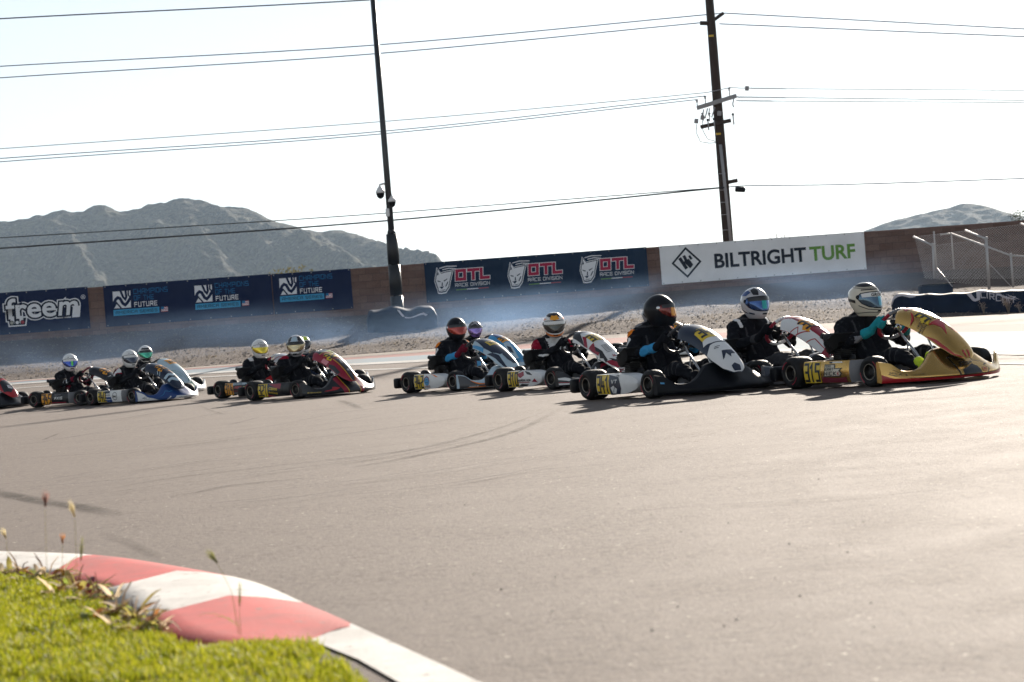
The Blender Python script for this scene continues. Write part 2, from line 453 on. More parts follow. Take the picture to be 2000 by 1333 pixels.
def track_sheet():
    mb = MB(); xs = [-40, -30] + [-22 + .5*i for i in range(85)] + [26, 32, 40]
    ts = [0, .3, .5] + [.6 + .02*i for i in range(21)]
    def P(u, t):
        y = -20 + (edge_Y(u) + 20)*t
        return Vector((u, y, zt(u, y)))
    mb.grid(P, xs, ts, MAT_ASPH)
    return tag(mb.build("track"), kind="structure")
track_sheet()
def worn(name, col, dirt, rough=.6):
    m, n, l, b = newmat(name); tc = n.new("ShaderNodeTexCoord").outputs["Object"]
    a = nz(n, l, tc, 1.2, 6, .65, (1, .25, 1), (0, 0, R(-20))); f = nz(n, l, tc, 40, 3, .7)
    c = nodes_mix(n, l, ramp(n, l, a, [(.45, (0,0,0)), (.72, (.75,.75,.75))]), col, dirt)
    c = nodes_mix(n, l, ramp(n, l, f, [(.25, (.5,.5,.5)), (.45, (0,0,0))]), c, dirt)
    l.new(c, b.inputs["Base Color"]); b.inputs["Roughness"].default_value = .92; b.inputs["Specular IOR Level"].default_value = .12
    bumpn(n, l, f, .3, .004, b); return m
STRIPS = [("runoff_strip", E0, E1, worn("runoff_cream", (.30,.26,.225), (.24,.205,.175)), .006),
          ("runoff_strip", E1, E2, worn("runoff_pink", (.33,.165,.15), (.26,.18,.16)), .006),
          ("runoff_strip", E2, E3, worn("runoff_pale_blue", (.22,.285,.33), (.25,.25,.25)), .006),
          ("track_edge_line", E3, E4, worn("line_white_worn", (.50,.49,.47), (.30,.28,.26)), .007),
          ("track_edge_line", L1, L2, worn("line_white_thin", (.46,.45,.43), (.24,.22,.20)), .006)]
for nm, A, B, mt, off in STRIPS:
    mb = MB()
    cols = []
    for x in XS:
        a = at_ground(x, smooth_pl(A, x)); b = at_ground(x, smooth_pl(B, x))
        cols.append([a.lerp(b, k/6) for k in range(7)])
    vs = [Vector((q.x, q.y, zt(q.x, q.y) + off)) for c in cols for q in c]
    mb.add(vs, [(i*7+j, i*7+j+1, (i+1)*7+j+1, (i+1)*7+j) for i in range(len(cols)-1) for j in range(6)], mt)
    tag(mb.build(nm), kind="structure")

def skid_mat(name, dark, dens):
    m, n, l, b = newmat(name); tc = n.new("ShaderNodeTexCoord")
    b.inputs["Base Color"].default_value = (*dark, 1); b.inputs["Roughness"].default_value = .95; b.inputs["Specular IOR Level"].default_value = .1
    tr = n.new("ShaderNodeBsdfTransparent"); ms = n.new("ShaderNodeMixShader")
    a = nz(n, l, tc.outputs["Object"], 3.5, 5, .7); f = nz(n, l, tc.outputs["Object"], 60, 2, .7)
    at = n.new("ShaderNodeAttribute"); at.attribute_name = "fade"
    m1 = n.new("ShaderNodeMath"); m1.operation = 'MULTIPLY'; l.new(at.outputs["Fac"], m1.inputs[0])
    l.new(ramp(n, l, a, [(.30, (.15,.15,.15)), (.62, (1,1,1))]), m1.inputs[1])
    m2 = n.new("ShaderNodeMath"); m2.operation = 'MULTIPLY'; l.new(m1.outputs[0], m2.inputs[0])
    l.new(ramp(n, l, f, [(.3, (.3,.3,.3)), (.6, (1,1,1))]), m2.inputs[1])
    m3 = n.new("ShaderNodeMath"); m3.operation = 'MULTIPLY'; m3.inputs[1].default_value = dens; l.new(m2.outputs[0], m3.inputs[0])
    l.new(m3.outputs[0], ms.inputs[0]); l.new(tr.outputs[0], ms.inputs[1]); l.new(b.outputs[0], ms.inputs[2])
    l.new(ms.outputs[0], n["Material Output"].inputs[0]); return m
SKID = skid_mat("rubber_streak", (.035, .030, .028), .75)
SKIDS = [([(-60,952),(20,968),(90,982),(150,990),(240,1010)], .16, 1.0), ([(155,968),(300,941),(480,918),(700,893),(860,870),(960,842)], .08, .55),
    ([(318,973),(380,964),(450,950),(620,934)], .07, .9), ([(655,919),(760,902),(900,872),(1010,842),(1110,792)], .09, .65),
    ([(640,905),(800,880),(960,842),(1080,800)], .06, .55), ([(330,890),(520,868),(760,838),(980,806)], .10, .45), ([(80,862),(110,850),(118,846)], .05, .8),
    ([(120,905),(300,880),(560,850),(820,820)], .12, .30), ([(440,832),(470,826),(510,815)], .07, .6), ([(500,922),(760,895),(1000,868)], .09, .30),
    ([(660,782),(690,792),(705,802)], .12, .7), ([(380,790),(440,810),(520,800)], .05, .5), ([(-60,880),(60,868),(240,838)], .10, .35),
    ([(200,1040),(260,1065),(330,1100)], .05, .45), ([(600,965),(900,935),(1240,905),(1500,880)], .10, .22), ([(150,940),(420,900),(640,880)], .05, .3),
    ([(1200,1005),(1500,985),(1900,960)], .10, .2), ([(1350,1130),(1600,1110),(1800,1100)], .05, .25), ([(1890,706),(1950,702),(2060,700)], .18, .9),
    ([(1880,700),(1960,696),(2080,693)], .16, .8), ([(1900,691),(1980,687),(2090,684)], .14, .7), ([(1870,678),(1980,672),(2100,668)], .20, .45)]
rk = random.Random(21)
for _ in range(34):
    x0, y0, ln = rk.uniform(-80, 620), rk.uniform(812, 1000), rk.uniform(180, 620); sl = rk.uniform(.075, .15)
    SKIDS.append(([(x0, y0), (x0 + ln*.5, y0 - ln*.5*sl*.8), (x0 + ln, y0 - ln*sl*1.05)], rk.uniform(.03, .07), rk.uniform(.35, .75)))
for _ in range(10):
    x0, y0, ln = rk.uniform(700, 1500), rk.uniform(830, 1120), rk.uniform(250, 600); SKIDS.append(([(x0, y0), (x0 + ln*.5, y0 - ln*.03), (x0 + ln, y0 - ln*.085)], rk.uniform(.03, .07), rk.uniform(.12, .28)))
mb = MB(); fades = []
for k, (pts, w, dens) in enumerate(SKIDS):
    xs_ = [pts[0][0] + (pts[-1][0]-pts[0][0])*i/30 for i in range(31)]
    ws = [at_ground(x, smooth_pl(pts, x)) for x in xs_]
    vs = []
    for i, p in enumerate(ws):
        t = (ws[min(30, i+1)] - ws[max(0, i-1)]); t.z = 0; t.normalize(); q = Vector((-t.y, t.x, 0))*w/2
        e = min(1, min(i, 30-i)/7)
        for s_, f_ in ((-1, 0), (-.4, 1), (.4, 1), (1, 0)):
            r = p + q*s_; vs.append((r.x, r.y, zt(r.x, r.y) + .004 + .0003*k)); fades.append(e*dens*f_)
    mb.add(vs, [(i*4+j, i*4+j+1, (i+1)*4+j+1, (i+1)*4+j) for i in range(30) for j in range(3)], SKID)
sk = mb.build("tyre_marks"); tag(sk, "dark rubber streaks laid by tyres across the grey asphalt", "tyre marks", kind="stuff")
ca = sk.data.attributes.new("fade", 'FLOAT', 'POINT'); ca.data.foreach_set("value", fades)

# small crumbs of rubber and stones on the asphalt
mb = MB(); MCR = M("rubber_crumb", (.03,.028,.026), rough=.8); MST = M("pale_grit", (.42,.38,.33), rough=.5)
def pebble(mb, p, r, mat):
    vs = [Vector(p) + Vector((math.cos(a)*r*random.uniform(.7,1.2), math.sin(a)*r*random.uniform(.7,1.2), 0)) for a in (0, 1.5, 3, 4.6)]
    mb.add(vs + [Vector(p) + Vector((0, 0, r*random.uniform(.6,1.0)))], [(0,1,4),(1,2,4),(2,3,4),(3,0,4)], mat, False)
for i in range(110):
    px, py = random.uniform(-100, 2100), 720 + 600*random.random()**1.5
    p = at_z(px, py)
    if p.y > 3: pebble(mb, p + Vector((0,0,.001)), random.uniform(.002, .005), random.choice((MCR, MST, MST)))
tag(mb.build("track_debris"), "scattered rubber crumbs and grit on the asphalt", "debris", kind="stuff")
mb = MB(); GM = [M("bank_stone_a", (.16,.135,.12), rough=.9), M("bank_stone_b", (.085,.07,.063), rough=.9), M("bank_stone_c", (.23,.20,.18), rough=.9)]
for i in range(14000):
    X = random.uniform(-17, 17); Y = edge_Y(X) + .1 + random.random()*11.0
    if Y > 58: continue
    pebble(mb, Vector((X, Y, zt(X, Y) + rough_z(X, Y) - .004)), random.choice((.014,.018,.02,.03)) * random.uniform(.7, 1.3), random.choice(GM))
tag(mb.build("gravel_stones"), "loose stones strewn over the gravel bank below the wall", "gravel", kind="stuff")
MDG = [M("dry_grass", (.25,.20,.12), rough=.9, transl=.35), M("dry_grass_grey", (.19,.16,.13), rough=.9, transl=.3)]
mb = MB()
def tuft(mb, p, h, n, mats, sp=.4):
    for _ in range(n):
        a = random.uniform(0, 6.28); d = Vector((math.cos(a), math.sin(a), 0)); hh = h*random.uniform(.5, 1.15); q = Vector((-d.y, d.x, 0))*hh*.035
        b0 = Vector(p) + d*random.uniform(0, .25)*h; m1 = b0 + d*hh*sp*.4 + Vector((0,0,hh*.6)); t = b0 + d*hh*sp*random.uniform(.7,1.3) + Vector((0,0,hh))
        mb.add([b0-q, b0+q, m1+q*.8, m1-q*.8, t], [(0,1,2,3),(3,2,4)], random.choice(mats), False)
for i in range(5200):
    X = random.uniform(-17, 18); Y = edge_Y(X) + .15 + random.random()**.8*10.5
    if Y > 58: continue
    tuft(mb, (X, Y, zt(X, Y) + rough_z(X, Y) - .01), random.uniform(.03, .08), 5, MDG, .9)
tag(mb.build("dry_grass_cover"), "sparse dead grass over the gravel bank", "dry grass", kind="stuff")

# ------------------------------------------------------------------ hills behind the wall
def hill_mat(name, c_lo, c_hi, c_rock):
    m, n, l, b = newmat(name); tc = n.new("ShaderNodeTexCoord").outputs["Object"]
    f = nz(n, l, tc, .16, 6, .8); g = nz(n, l, tc, .02, 5, .6); h = nz(n, l, tc, .22, 4, .75)
    c = nodes_mix(n, l, ramp(n, l, f, [(.44, (0,0,0)), (.54, (1,1,1))]), c_lo, c_hi)
    c = nodes_mix(n, l, ramp(n, l, g, [(.48, (0,0,0)), (.70, (.6,.6,.6))]), c, (.13,.12,.06))
    c = nodes_mix(n, l, ramp(n, l, h, [(.60, (0,0,0)), (.66, (.85,.85,.85))]), c, c_rock)
    l.new(c, b.inputs["Base Color"]); b.inputs["Roughness"].default_value = 1; b.inputs["Specular IOR Level"].default_value = .1
    bumpn(n, l, f, 1.0, 9.0, b); return m
def hill(name, sky_px, Yc, depth, shear, mat, seed, amp, x_lo, x_hi, nx, ny, z0=0):
    pts = sorted((at_Y(x, y, Yc).x, at_Y(x, y, Yc).z) for x, y in sky_px)
    mb = MB()
    def H(X, t):                          # t = 0 at the crest, 1 at the foot nearest the camera, below 0 on the far side
        if t < 0: return max(-20, smooth_pl(pts, X)*(1 + t*1.3))
        s = X + shear*t*depth*(-1)
        c = max(0.0, smooth_pl(pts, s) if pts[0][0] < s < pts[-1][0] else pl(pts, s))
        prof = (1 - t)**1.25
        v = Vector((s*.0105 + seed, t*.5 + seed, 1.7)); rid = 1 - abs(noise.noise(v))*2.0
        rid2 = 1 - abs(noise.noise(Vector((s*.022 + t*.6, t*1.6, seed))))*2
        amp_ = amp*min(1, max(0, (c-28)/130)); fine = noise.fractal(Vector((X*.05, t*depth*.05, seed)), 1.0, 2.0, 4)
        e = min(1, t*3.2)*(1 - t*.45)
        return c*prof + e*amp_*(.80*rid + .45*rid2 - .60) + fine*amp_*(.07 + .14*min(1, t*4))
    us = [x_lo + (x_hi-x_lo)*i/nx for i in range(nx+1)]; ts = [-.6, -.3, -.12, -.05] + [(j/ny)**1.2 for j in range(ny+1)]
    mb.grid(lambda u, t: Vector((u, Yc - t*depth, max(-25, H(u, t)) + z0)), us, ts, mat)
    return tag(mb.build(name), kind="structure")
HM = hill_mat("scrub_hillside", (.013,.017,.016), (.080,.074,.056), (.23,.21,.18))
hill("mountain", [(-1400,560),(-900,500),(-500,455),(-200,452),(0,434.5),(56,426),(103,415),(163,413),(172,407),(206,403.5),(234,413),(267,408.7),(318,398),(357,389),(396,393.6),
    (430,402),(477,404),(499,413),(537.5,433.6),(593,448),(628,454),(649,449),(671,452),(748,477.5),(800,493),(843,507),(900,530),(1000,570),(1200,640),(1500,660)], 2400, 660, .40, HM, 3.3, 42, -1400, 330, 620, 210)
hill("far_hill", [(1500,520),(1640,470),(1698,447.7),(1741,432),(1774,424),(1815,415),(1867,402),(1885,398.5),(1907,398.5),(1926,404),(1981,419),(2020,428),(2200,470),(2500,560)],
    2900, 640, .2, HM, 8.1, 22, 330, 1300, 300, 120)

# ------------------------------------------------------------------ block wall
W0, W1 = at_Y(0, 600, 55.6), at_Y(2000, 600, 61.0)
W0.z = W1.z = 0
WD = (W1 - W0).normalized(); WN = Vector((WD.y, -WD.x, 0))          # WN looks at the track
WALL_ANG = math.atan2(WD.y, WD.x)
def on_wall(px, py):                       # photo pixel -> (along the wall, height)
    d = ray(px, py); o = Vector((0, 0, CAM_H)); t = (W0 - o).dot(WN)/d.dot(WN); p = o + d*t
    return (p - W0).dot(WD), p.z
def block_mat():
    m, n, l, b = newmat("split_face_block"); tc = n.new("ShaderNodeTexCoord").outputs["Object"]
    sp = n.new("ShaderNodeSeparateXYZ"); l.new(tc, sp.inputs[0]); cb = n.new("ShaderNodeCombineXYZ"); l.new(sp.outputs[0], cb.inputs[0]); l.new(sp.outputs[2], cb.inputs[1])
    br = n.new("ShaderNodeTexBrick"); l.new(cb.outputs[0], br.inputs["Vector"])
    br.inputs["Scale"].default_value = 1; br.inputs["Brick Width"].default_value = .4; br.inputs["Row Height"].default_value = .2; br.inputs["Mortar Size"].default_value = .006
    br.inputs["Mortar Smooth"].default_value = .3; br.inputs["Color1"].default_value = (.175,.105,.085,1); br.inputs["Color2"].default_value = (.235,.15,.125,1); br.inputs["Mortar"].default_value = (.11,.08,.07,1)
    f = nz(n, l, tc, 25, 5, .7); g = nz(n, l, tc, .5, 4, .6, (1, 1, 2.5))
    c = nodes_mix(n, l, ramp(n, l, f, [(.3, (.55,.55,.55)), (.62, (0,0,0))]), br.outputs["Color"], (.10,.07,.06))
    c = nodes_mix(n, l, ramp(n, l, g, [(.45, (0,0,0)), (.72, (.45,.45,.45))]), c, (.30,.22,.20))
    l.new(c, b.inputs["Base Color"]); b.inputs["Roughness"].default_value = .95; b.inputs["Specular IOR Level"].default_value = .2
    ad = n.new("ShaderNodeMath"); ad.operation = 'MULTIPLY_ADD'; ad.inputs[1].default_value = -1.5; l.new(br.outputs["Fac"], ad.inputs[0]); l.new(f, ad.inputs[2]); bumpn(n, l, ad.outputs[0], .8, .02, b)
    return m
MAT_BLOCK = block_mat()
WALL_TOP = 2.78
wall = empty("block_wall", W0, WALL_ANG)
tag(wall, "long reddish brown concrete block wall on top of the gravel bank", "wall")
mb = MB(); mb.box((2, .11, (WALL_TOP - .05 + .9)/2), (92, .20, WALL_TOP - .05 - .9), MAT_BLOCK); mb.build("wall", wall)
mb = MB(); mb.box((2, .11, WALL_TOP - .024), (92, .24, .05), M("coping_block", (.20,.12,.10), rough=.9, var=.3, vscale=6)); mb.build("coping", wall)

def banner_mat(name, col, rough=.45):
    m, n, l, b = newmat(name); tc = n.new("ShaderNodeTexCoord").outputs["Object"]
    g = nz(n, l, tc, 1.4, 4, .6); c = nodes_mix(n, l, g, tuple(x*.85 for x in col), tuple(x*1.18 for x in col))
    l.new(c, b.inputs["Base Color"]); b.inputs["Roughness"].default_value = rough; b.inputs["Specular IOR Level"].default_value = .12; bumpn(n, l, nz(n, l, tc, 2.6, 4, .6, (1, 1, .6)), .8, .06, b); return m
BAN_NAVY = banner_mat("banner_navy_vinyl", (.006,.018,.066)); BAN_SLATE = banner_mat("banner_slate_vinyl", (.010,.030,.068)); BAN_WHITE = banner_mat("banner_white_vinyl", (.86,.86,.87))
def V(name, c): return M("print_" + name, c, rough=.5, spec=.15)
P_WHITE, P_CYAN, P_BLUE, P_RED, P_DK, P_GRN, P_NAVY = V("white", (.82,.83,.86)), V("cyan", (.06,.36,.62)), V("blue", (.02,.17,.38)), V("maroon", (.42,.03,.08)), V("ink", (.018,.026,.042)), V("green", (.16,.34,.07)), V("navy", (.010,.018,.04))
P_LG, P_FRED = V("grey", (.40,.40,.36)), V("flagred", (.40,.06,.08))
def banner(px_c, mat, label, seams=(), n_grom=9):
    (u0, z1), (u1, _z) = on_wall(*px_c[0]), on_wall(*px_c[1]); (_u, z0a), (_u2, z0b) = on_wall(*px_c[2]), on_wall(*px_c[3])
    z1 = (z1 + _z)/2; z0 = (z0a + z0b)/2
    o = W0 + WD*u0; o.z = z0
    b = empty("banner", o, WALL_ANG); tag(b, label, "banner", "banners fixed along the block wall")
    w, h = u1 - u0, z1 - z0
    mb = MB(); ph = random.random()*6
    wav = lambda u, v: -.018 - .006*math.sin(u*2.1 + ph) * math.sin(math.pi*v/h) - .004*math.sin(u*5.3 + v*3)
    P = surf(lambda u, v: Vector((u, wav(u, v), v)), (1e-3, 1e-3))
    nu = max(10, int(w*6)); us = [w*i/nu for i in range(nu+1)]; vs = [h*j/6 for j in range(7)]
    mb.grid(P, us, vs, mat); mb.grid(lambda u, v: P(u, v) + Vector((0, .006, 0)), us, vs, mat, flip=True)
    gm = mb
    for i in range(n_grom):
        for v in (.035, h-.035):
            u = .05 + (w-.1)*i/(n_grom-1); p = P(u, v)
            gm.lathe([(0, .004), (.014, .004), (.018, 0)], MAT_ALU, Matrix.Translation(p) @ Matrix.Rotation(math.pi/2, 4, 'X'), 10)
    for s_ in seams: gm.tube([P(w*s_, h*j/6) + Vector((0, -.003, 0)) for j in range(7)], .008, mat, 6)
    gm.build("vinyl_sheet", b)
    return b, P, w, h
def res_for(a): return (a, a)
# freem
b, P, w, h = banner([(-30,575),(170.5,560.3),(-30,657),(175.7,642)], BAN_NAVY, "navy banner lettered freem in white outlined type at the far left of the wall", n_grom=6)
mb = MB()
wx = w - 2.20; ww = 1.90
def freem(bold, mat, off):
    (g, W) = typeset("free", .52, bold=bold, track=.0); k = ww*.70/W
    g2, W2 = typeset("m", .52, bold=bold, shear=.16, track=0)
    vs = [(x*k, y, z) for x, y, z in g[0]]; mb.text2(P, (vs, g[1]), mat, (wx, .42), 1, 1, off)
    vs = [(x*(ww*.30/W2) + ww*.705, y, z) for x, y, z in g2[0]]; mb.text2(P, (vs, g2[1]), mat, (wx, .42), 1, 1, off)
freem(.115, P_WHITE, .002); freem(.078, P_NAVY, .005); freem(.020, P_WHITE, .008)
mb.poly(P, [(wx+.03,.20),(wx+.50,.20),(wx+.55,.46),(wx,.46)], P_WHITE, .0015, (.2,.2))
mb.poly(P, [(wx+.06,.235),(wx+.47,.235),(wx+.51,.42),(wx+.04,.42)], P_NAVY, .0045, (.2,.2))
for dx in (.14, .38): mb.poly(P, [(wx+dx-.05,.28),(wx+dx+.05,.28),(wx+dx+.05,.48),(wx+dx-.05,.48)], P_WHITE, .0075, (.2,.2))
def free_x(i): (g, W) = typeset("free", .52, bold=.02); k = ww*.70/W; return wx + sum(advance(c) for c in "free"[:i])*.52/.682*k, advance("free"[i])*.52/.682*k
for i in (2, 3):
    x_, a_ = free_x(i); mb.poly(P, circle_pts((x_ + a_*.47, .42 + .245), a_*.17, .045, 16), P_NAVY, .0062, (.1,.1))
    mb.poly(P, [(x_ + a_*.45, .42 + .115), (x_ + a_*.95, .42 + .115), (x_ + a_*.98, .42 + .16), (x_ + a_*.45, .42 + .16)], P_NAVY, .0062, (.2,.2))
for i, m_ in enumerate((P_LG, P_WHITE, P_FRED)):
    mb.poly(P, circle_pts((wx+.12+.145*i, .305), .062, .062, 20), P_NAVY, .0105, (.1,.1)); mb.poly(P, circle_pts((wx+.12+.145*i, .305), .045, .045, 20), m_, .013, (.1,.1))
g, W = typeset("R", .06, bold=0.02); mb.text2(P, g, P_WHITE, (w-.16, h-.30), 1, 1, .003)
c_ = circle_pts((w-.135, h-.27), .055, .055, 22); v2, f2 = thick(c_ + [c_[0]], .012); mb.text2(P, (v2, f2), P_WHITE, (0, 0), 1, 1, .003)
mb.build("lettering", b)
# champions of the future
def champions(mb, P, x, y, s):
    q = lambda pts: [(x + s*(a + .03*b_), y + s*b_) for a, b_ in pts]
    X0, Y0 = 0, .40
    mb.poly(P, q([(0,.42),(.62,.42),(.62,1.02),(0,1.02)]), P_WHITE, .003, (.3,.3))
    for k, (pp, wd) in enumerate([([(-.02,.52),(.10,.74),(.17,.80),(.25,.76),(.34,.58),(.42,.52),(.50,.60),(.64,.80)], .10), ([(.27,1.05),(.36,.80),(.43,.72),(.47,.80),(.45,1.05)], .075), ([(.55,1.05),(.54,.86),(.60,.80)], .05), ([(.0,.42),(.12,.62),(.26,.44)], .05)]):
        v2, f2 = thick(pp, wd); mb.text2(P, ([(a + .03*b_, b_, c) for a, b_, c in v2], f2), BAN_NAVY, (x, y), s, s, .005 + .001*k)
    mb.poly(P, q([(.62,.38),(.685,.38),(.685,1.08),(.62,1.08)]), BAN_NAVY, .0095, (.3,.3)); mb.poly(P, q([(-.06,.38),(0,.38),(0,1.08),(-.06,1.08)]), BAN_NAVY, .0095, (.3,.3)); mb.poly(P, q([(0,1.02),(.62,1.02),(.62,1.1),(0,1.1)]), BAN_NAVY, .0095, (.3,.3)); mb.poly(P, q([(0,.36),(.62,.36),(.62,.42),(0,.42)]), BAN_NAVY, .0095, (.3,.3))
    for txt, yy, m_, ww_ in (("CHAMPIONS", .885, P_BLUE, 1.18), ("OF THE", .655, P_BLUE, .68), ("FUTURE", .425, P_WHITE, .78)):
        g, W = strokes(txt, .175, .75, .17 if m_ is P_WHITE else .13); mb.text2(P, ([(a*ww_/W, b_, c) for a, b_, c in g[0]], g[1]), m_, (x + s*.76, y + s*yy), s, s, .003)
    mb.poly(P, q([(0,.16),(1.60,.16),(1.60,.37),(0,.37)]), P_CYAN, .011, (.3,.3))
    g, W = strokes("AMERICA SERIES", .105, .8, .16); mb.text2(P, ([(a*1.44/W, b_, c) for a, b_, c in g[0]], g[1]), P_NAVY, (x + s*.09, y + s*.215), s, s, .013)
    for i in range(7): mb.poly(P, q([(1.66,.18+.0257*i),(1.90,.18+.0257*i),(1.90,.18+.0257*(i+1)),(1.66,.18+.0257*(i+1))]), (P_FRED, P_WHITE)[i % 2], .003, (.3,.3))
    mb.poly(P, q([(1.66,.27),(1.77,.27),(1.77,.36),(1.66,.36)]), P_BLUE, .005, (.3,.3))
b, P, w, h = banner([(201,558),(528.5,536.5),(207,640),(532,614)], BAN_NAVY, "navy banner with two championship logos side by side, cyan strips below the words", n_grom=9)
mb = MB(); champions(mb, P, .22, .16, h*.86/1.25); champions(mb, P, w*.50 + .15, .16, h*.86/1.25); mb.build("lettering", b)
b, P, w, h = banner([(530.5,536.2),(684,525),(534,613.7),(689,604)], BAN_NAVY, "navy banner with a single championship logo, nearest the dark pole", n_grom=5)
mb = MB(); champions(mb, P, .17, .20, h*.86/1.25); mb.build("lettering", b)
# OTL
def otl(mb, P, x, y, s):
    A = lambda pts: [(x + s*a, y + s*c) for a, c in pts]
    head = [(.10,.02),(.22,.0),(.40,.02),(.46,.10),(.54,.20),(.60,.42),(.66,.62),(.74,.86),(.60,.84),(.44,.82),(.34,.80),(.26,.78),(.18,.90),(.12,.98),(.08,.80),(.03,.64),(.0,.46),(.04,.30),(.08,.16)]
    c_ = (sum(p[0] for p in head)/len(head), sum(p[1] for p in head)/len(head)); gr = lambda k: [(c_[0] + (a-c_[0])*k, c_[1] + (d-c_[1])*k) for a, d in head]
    mb.poly(P, A(gr(1.16)), P_WHITE, .002, (.5,.5)); mb.poly(P, A(gr(1.06)), BAN_SLATE, .0035, (.5,.5)); mb.poly(P, A(gr(.95)), P_WHITE, .005, (.5,.5))
    for k, pp in enumerate(([(.06,.50),(.20,.46),(.22,.42),(.10,.44)], [(.34,.47),(.52,.56),(.48,.50),(.36,.43)], [(.14,.22),(.34,.24),(.24,.12)], [(.26,.40),(.30,.40),(.29,.26),(.24,.24)], [(.08,.70),(.13,.88),(.16,.74)], [(.12,.08),(.30,.06),(.44,.12),(.30,.09)], [(.42,.20),(.54,.40),(.50,.42),(.40,.24)])):
        mb.poly(P, A(pp), BAN_SLATE, .0065 + .0002*k, (.5,.5))
    for k, pp in enumerate(([(.22,1.0),(.50,1.06),(.92,1.04)], [(.34,.93),(.60,.97),(.90,.93)])):
        v2, f2 = thick(pp, .035); mb.text2(P, (v2, f2), P_WHITE, (x, y), s, s, .003 + .001*k)
    for m_, wd, of in ((P_WHITE, .37, .003), (P_RED, .27, .0052)):
        g, W = strokes("OTL", .58, .86, .22, gap=.20); k = 1.40/W
        # heavier strokes for the outline layers
        vs, fs, xx = [], [], 0.0
        for ch, x_, ww_ in (("O", .0, .33), ("T", .50, .40), ("L", 1.04, .30)):
            for j, pts in enumerate(GLY[ch]):
                pp = [(x_ + a/4*ww_, .10 + d/6*.36) for a, d in pts]; v2, f2 = thick(pp, wd*.36*1.35, .0004*j); o = len(vs); vs += v2; fs += [tuple(o+i for i in f) for f in f2]
        mb.text2(P, ([(a + d*.06, d, c) for a, d, c in vs], fs), m_, (x + s*.90, y + s*.38), s, s, of)
    g, W = strokes("RACE DIVISION", .145, .9, .15); mb.text2(P, ([(a*1.46/W, d, c) for a, d, c in g[0]], g[1]), P_WHITE, (x + s*.82, y + s*.17), s, s, .003)
    for a0, a1, m_ in ((.84, 1.30, P_GRN), (1.30, 1.78, P_WHITE), (1.78, 2.22, P_FRED)):
        mb.poly(P, A([(a0,.03),(a1,.03),(a1,.065),(a0,.065)]), m_, .003, (.6,.6))
b, P, w, h = banner([(827.5,513),(1262,484),(832,592),(1265.5,559.4)], BAN_SLATE, "slate blue banner with three big cat head emblems beside outlined maroon letters", n_grom=13)
mb = MB()
for i in range(3): otl(mb, P, w*(.045 + .325*i), .27, h*.60)
mb.build("lettering", b)
# biltright turf
b, P, w, h = banner([(1287,481),(1686.6,453.3),(1292.6,557.6),(1691.4,525.4)], BAN_WHITE, "white banner reading BILTRIGHT TURF with a diamond emblem", n_grom=12)
mb = MB(); cx, cy, rr = w*.125, h*.53, h*.37
v2, f2 = thick([(cx, cy-rr), (cx+rr, cy), (cx, cy+rr), (cx-rr, cy), (cx, cy-rr)], .055); mb.text2(P, (v2, f2), P_DK, (0,0), 1, 1, .003)
for k, (pp, wd) in enumerate([([(cx-.17,cy+.10),(cx-.03,cy-.14)], .10), ([(cx-.05,cy+.16),(cx+.01,cy+.02)], .09), ([(cx-.02,cy+.02),(cx+.10,cy-.12)], .085), ([(cx+.06,cy+.05),(cx+.14,cy-.07)], .085), ([(cx+.11,cy+.16),(cx+.14,cy+.11)], .07)]):
    v2, f2 = thick(pp, wd); mb.text2(P, (v2, f2), P_DK, (0,0), 1, 1, .003 + .0004*k)
g, W = typeset("BILTRIGHT", .39, bold=.028); mb.text2(P, ([(a*w*.452/W, d, c) for a, d, c in g[0]], g[1]), P_DK, (w*.255, h*.335), 1, 1, .003)
g, W = typeset("TURF", .39, bold=.028); mb.text2(P, ([(a*w*.225/W, d, c) for a, d, c in g[0]], g[1]), P_GRN, (w*.725, h*.335), 1, 1, .003)
mb.build("lettering", b)

# ------------------------------------------------------------------ karts: shared parts (x forward, y to the driver's left, origin under the rear axle)
WB = 1.0
HUBS = [(0, -.575, .140), (0, .575, .140), (WB, -.555, .128), (WB, .555, .128)]
def mesh_only(mb, name):
    o = mb.build(name); me = o.data; bpy.data.objects.remove(o); return me
def make_tyre(r, w, rr):
    mb = MB(); hw = w/2; T = Matrix.Rotation(-math.pi/2, 4, 'X')
    prof = [(rr-.004, -hw*.80), (rr+.006, -hw*.92), (rr+.022, -hw*1.0), (r-.036, -hw*1.02), (r-.016, -hw*.95), (r-.005, -hw*.78), (r, -hw*.5), (r+.001, 0), (r, hw*.5), (r-.005, hw*.78), (r-.016, hw*.95), (r-.036, hw*1.02), (rr+.022, hw), (rr+.006, hw*.92), (rr-.004, hw*.80)]
    mb.lathe(prof, MAT_RUBBER, T, 44)
    red = ink('crimson')
    for sgn in (-1, 1):
        for a0 in (.35, 3.5):
            mb.lathe([(rr+.030, sgn*(hw*1.0+.0035)), (rr+.039, sgn*(hw*1.015+.0035))], red, T, 10, arc=(a0, a0+.95))
    return mesh_only(mb, "wheel")
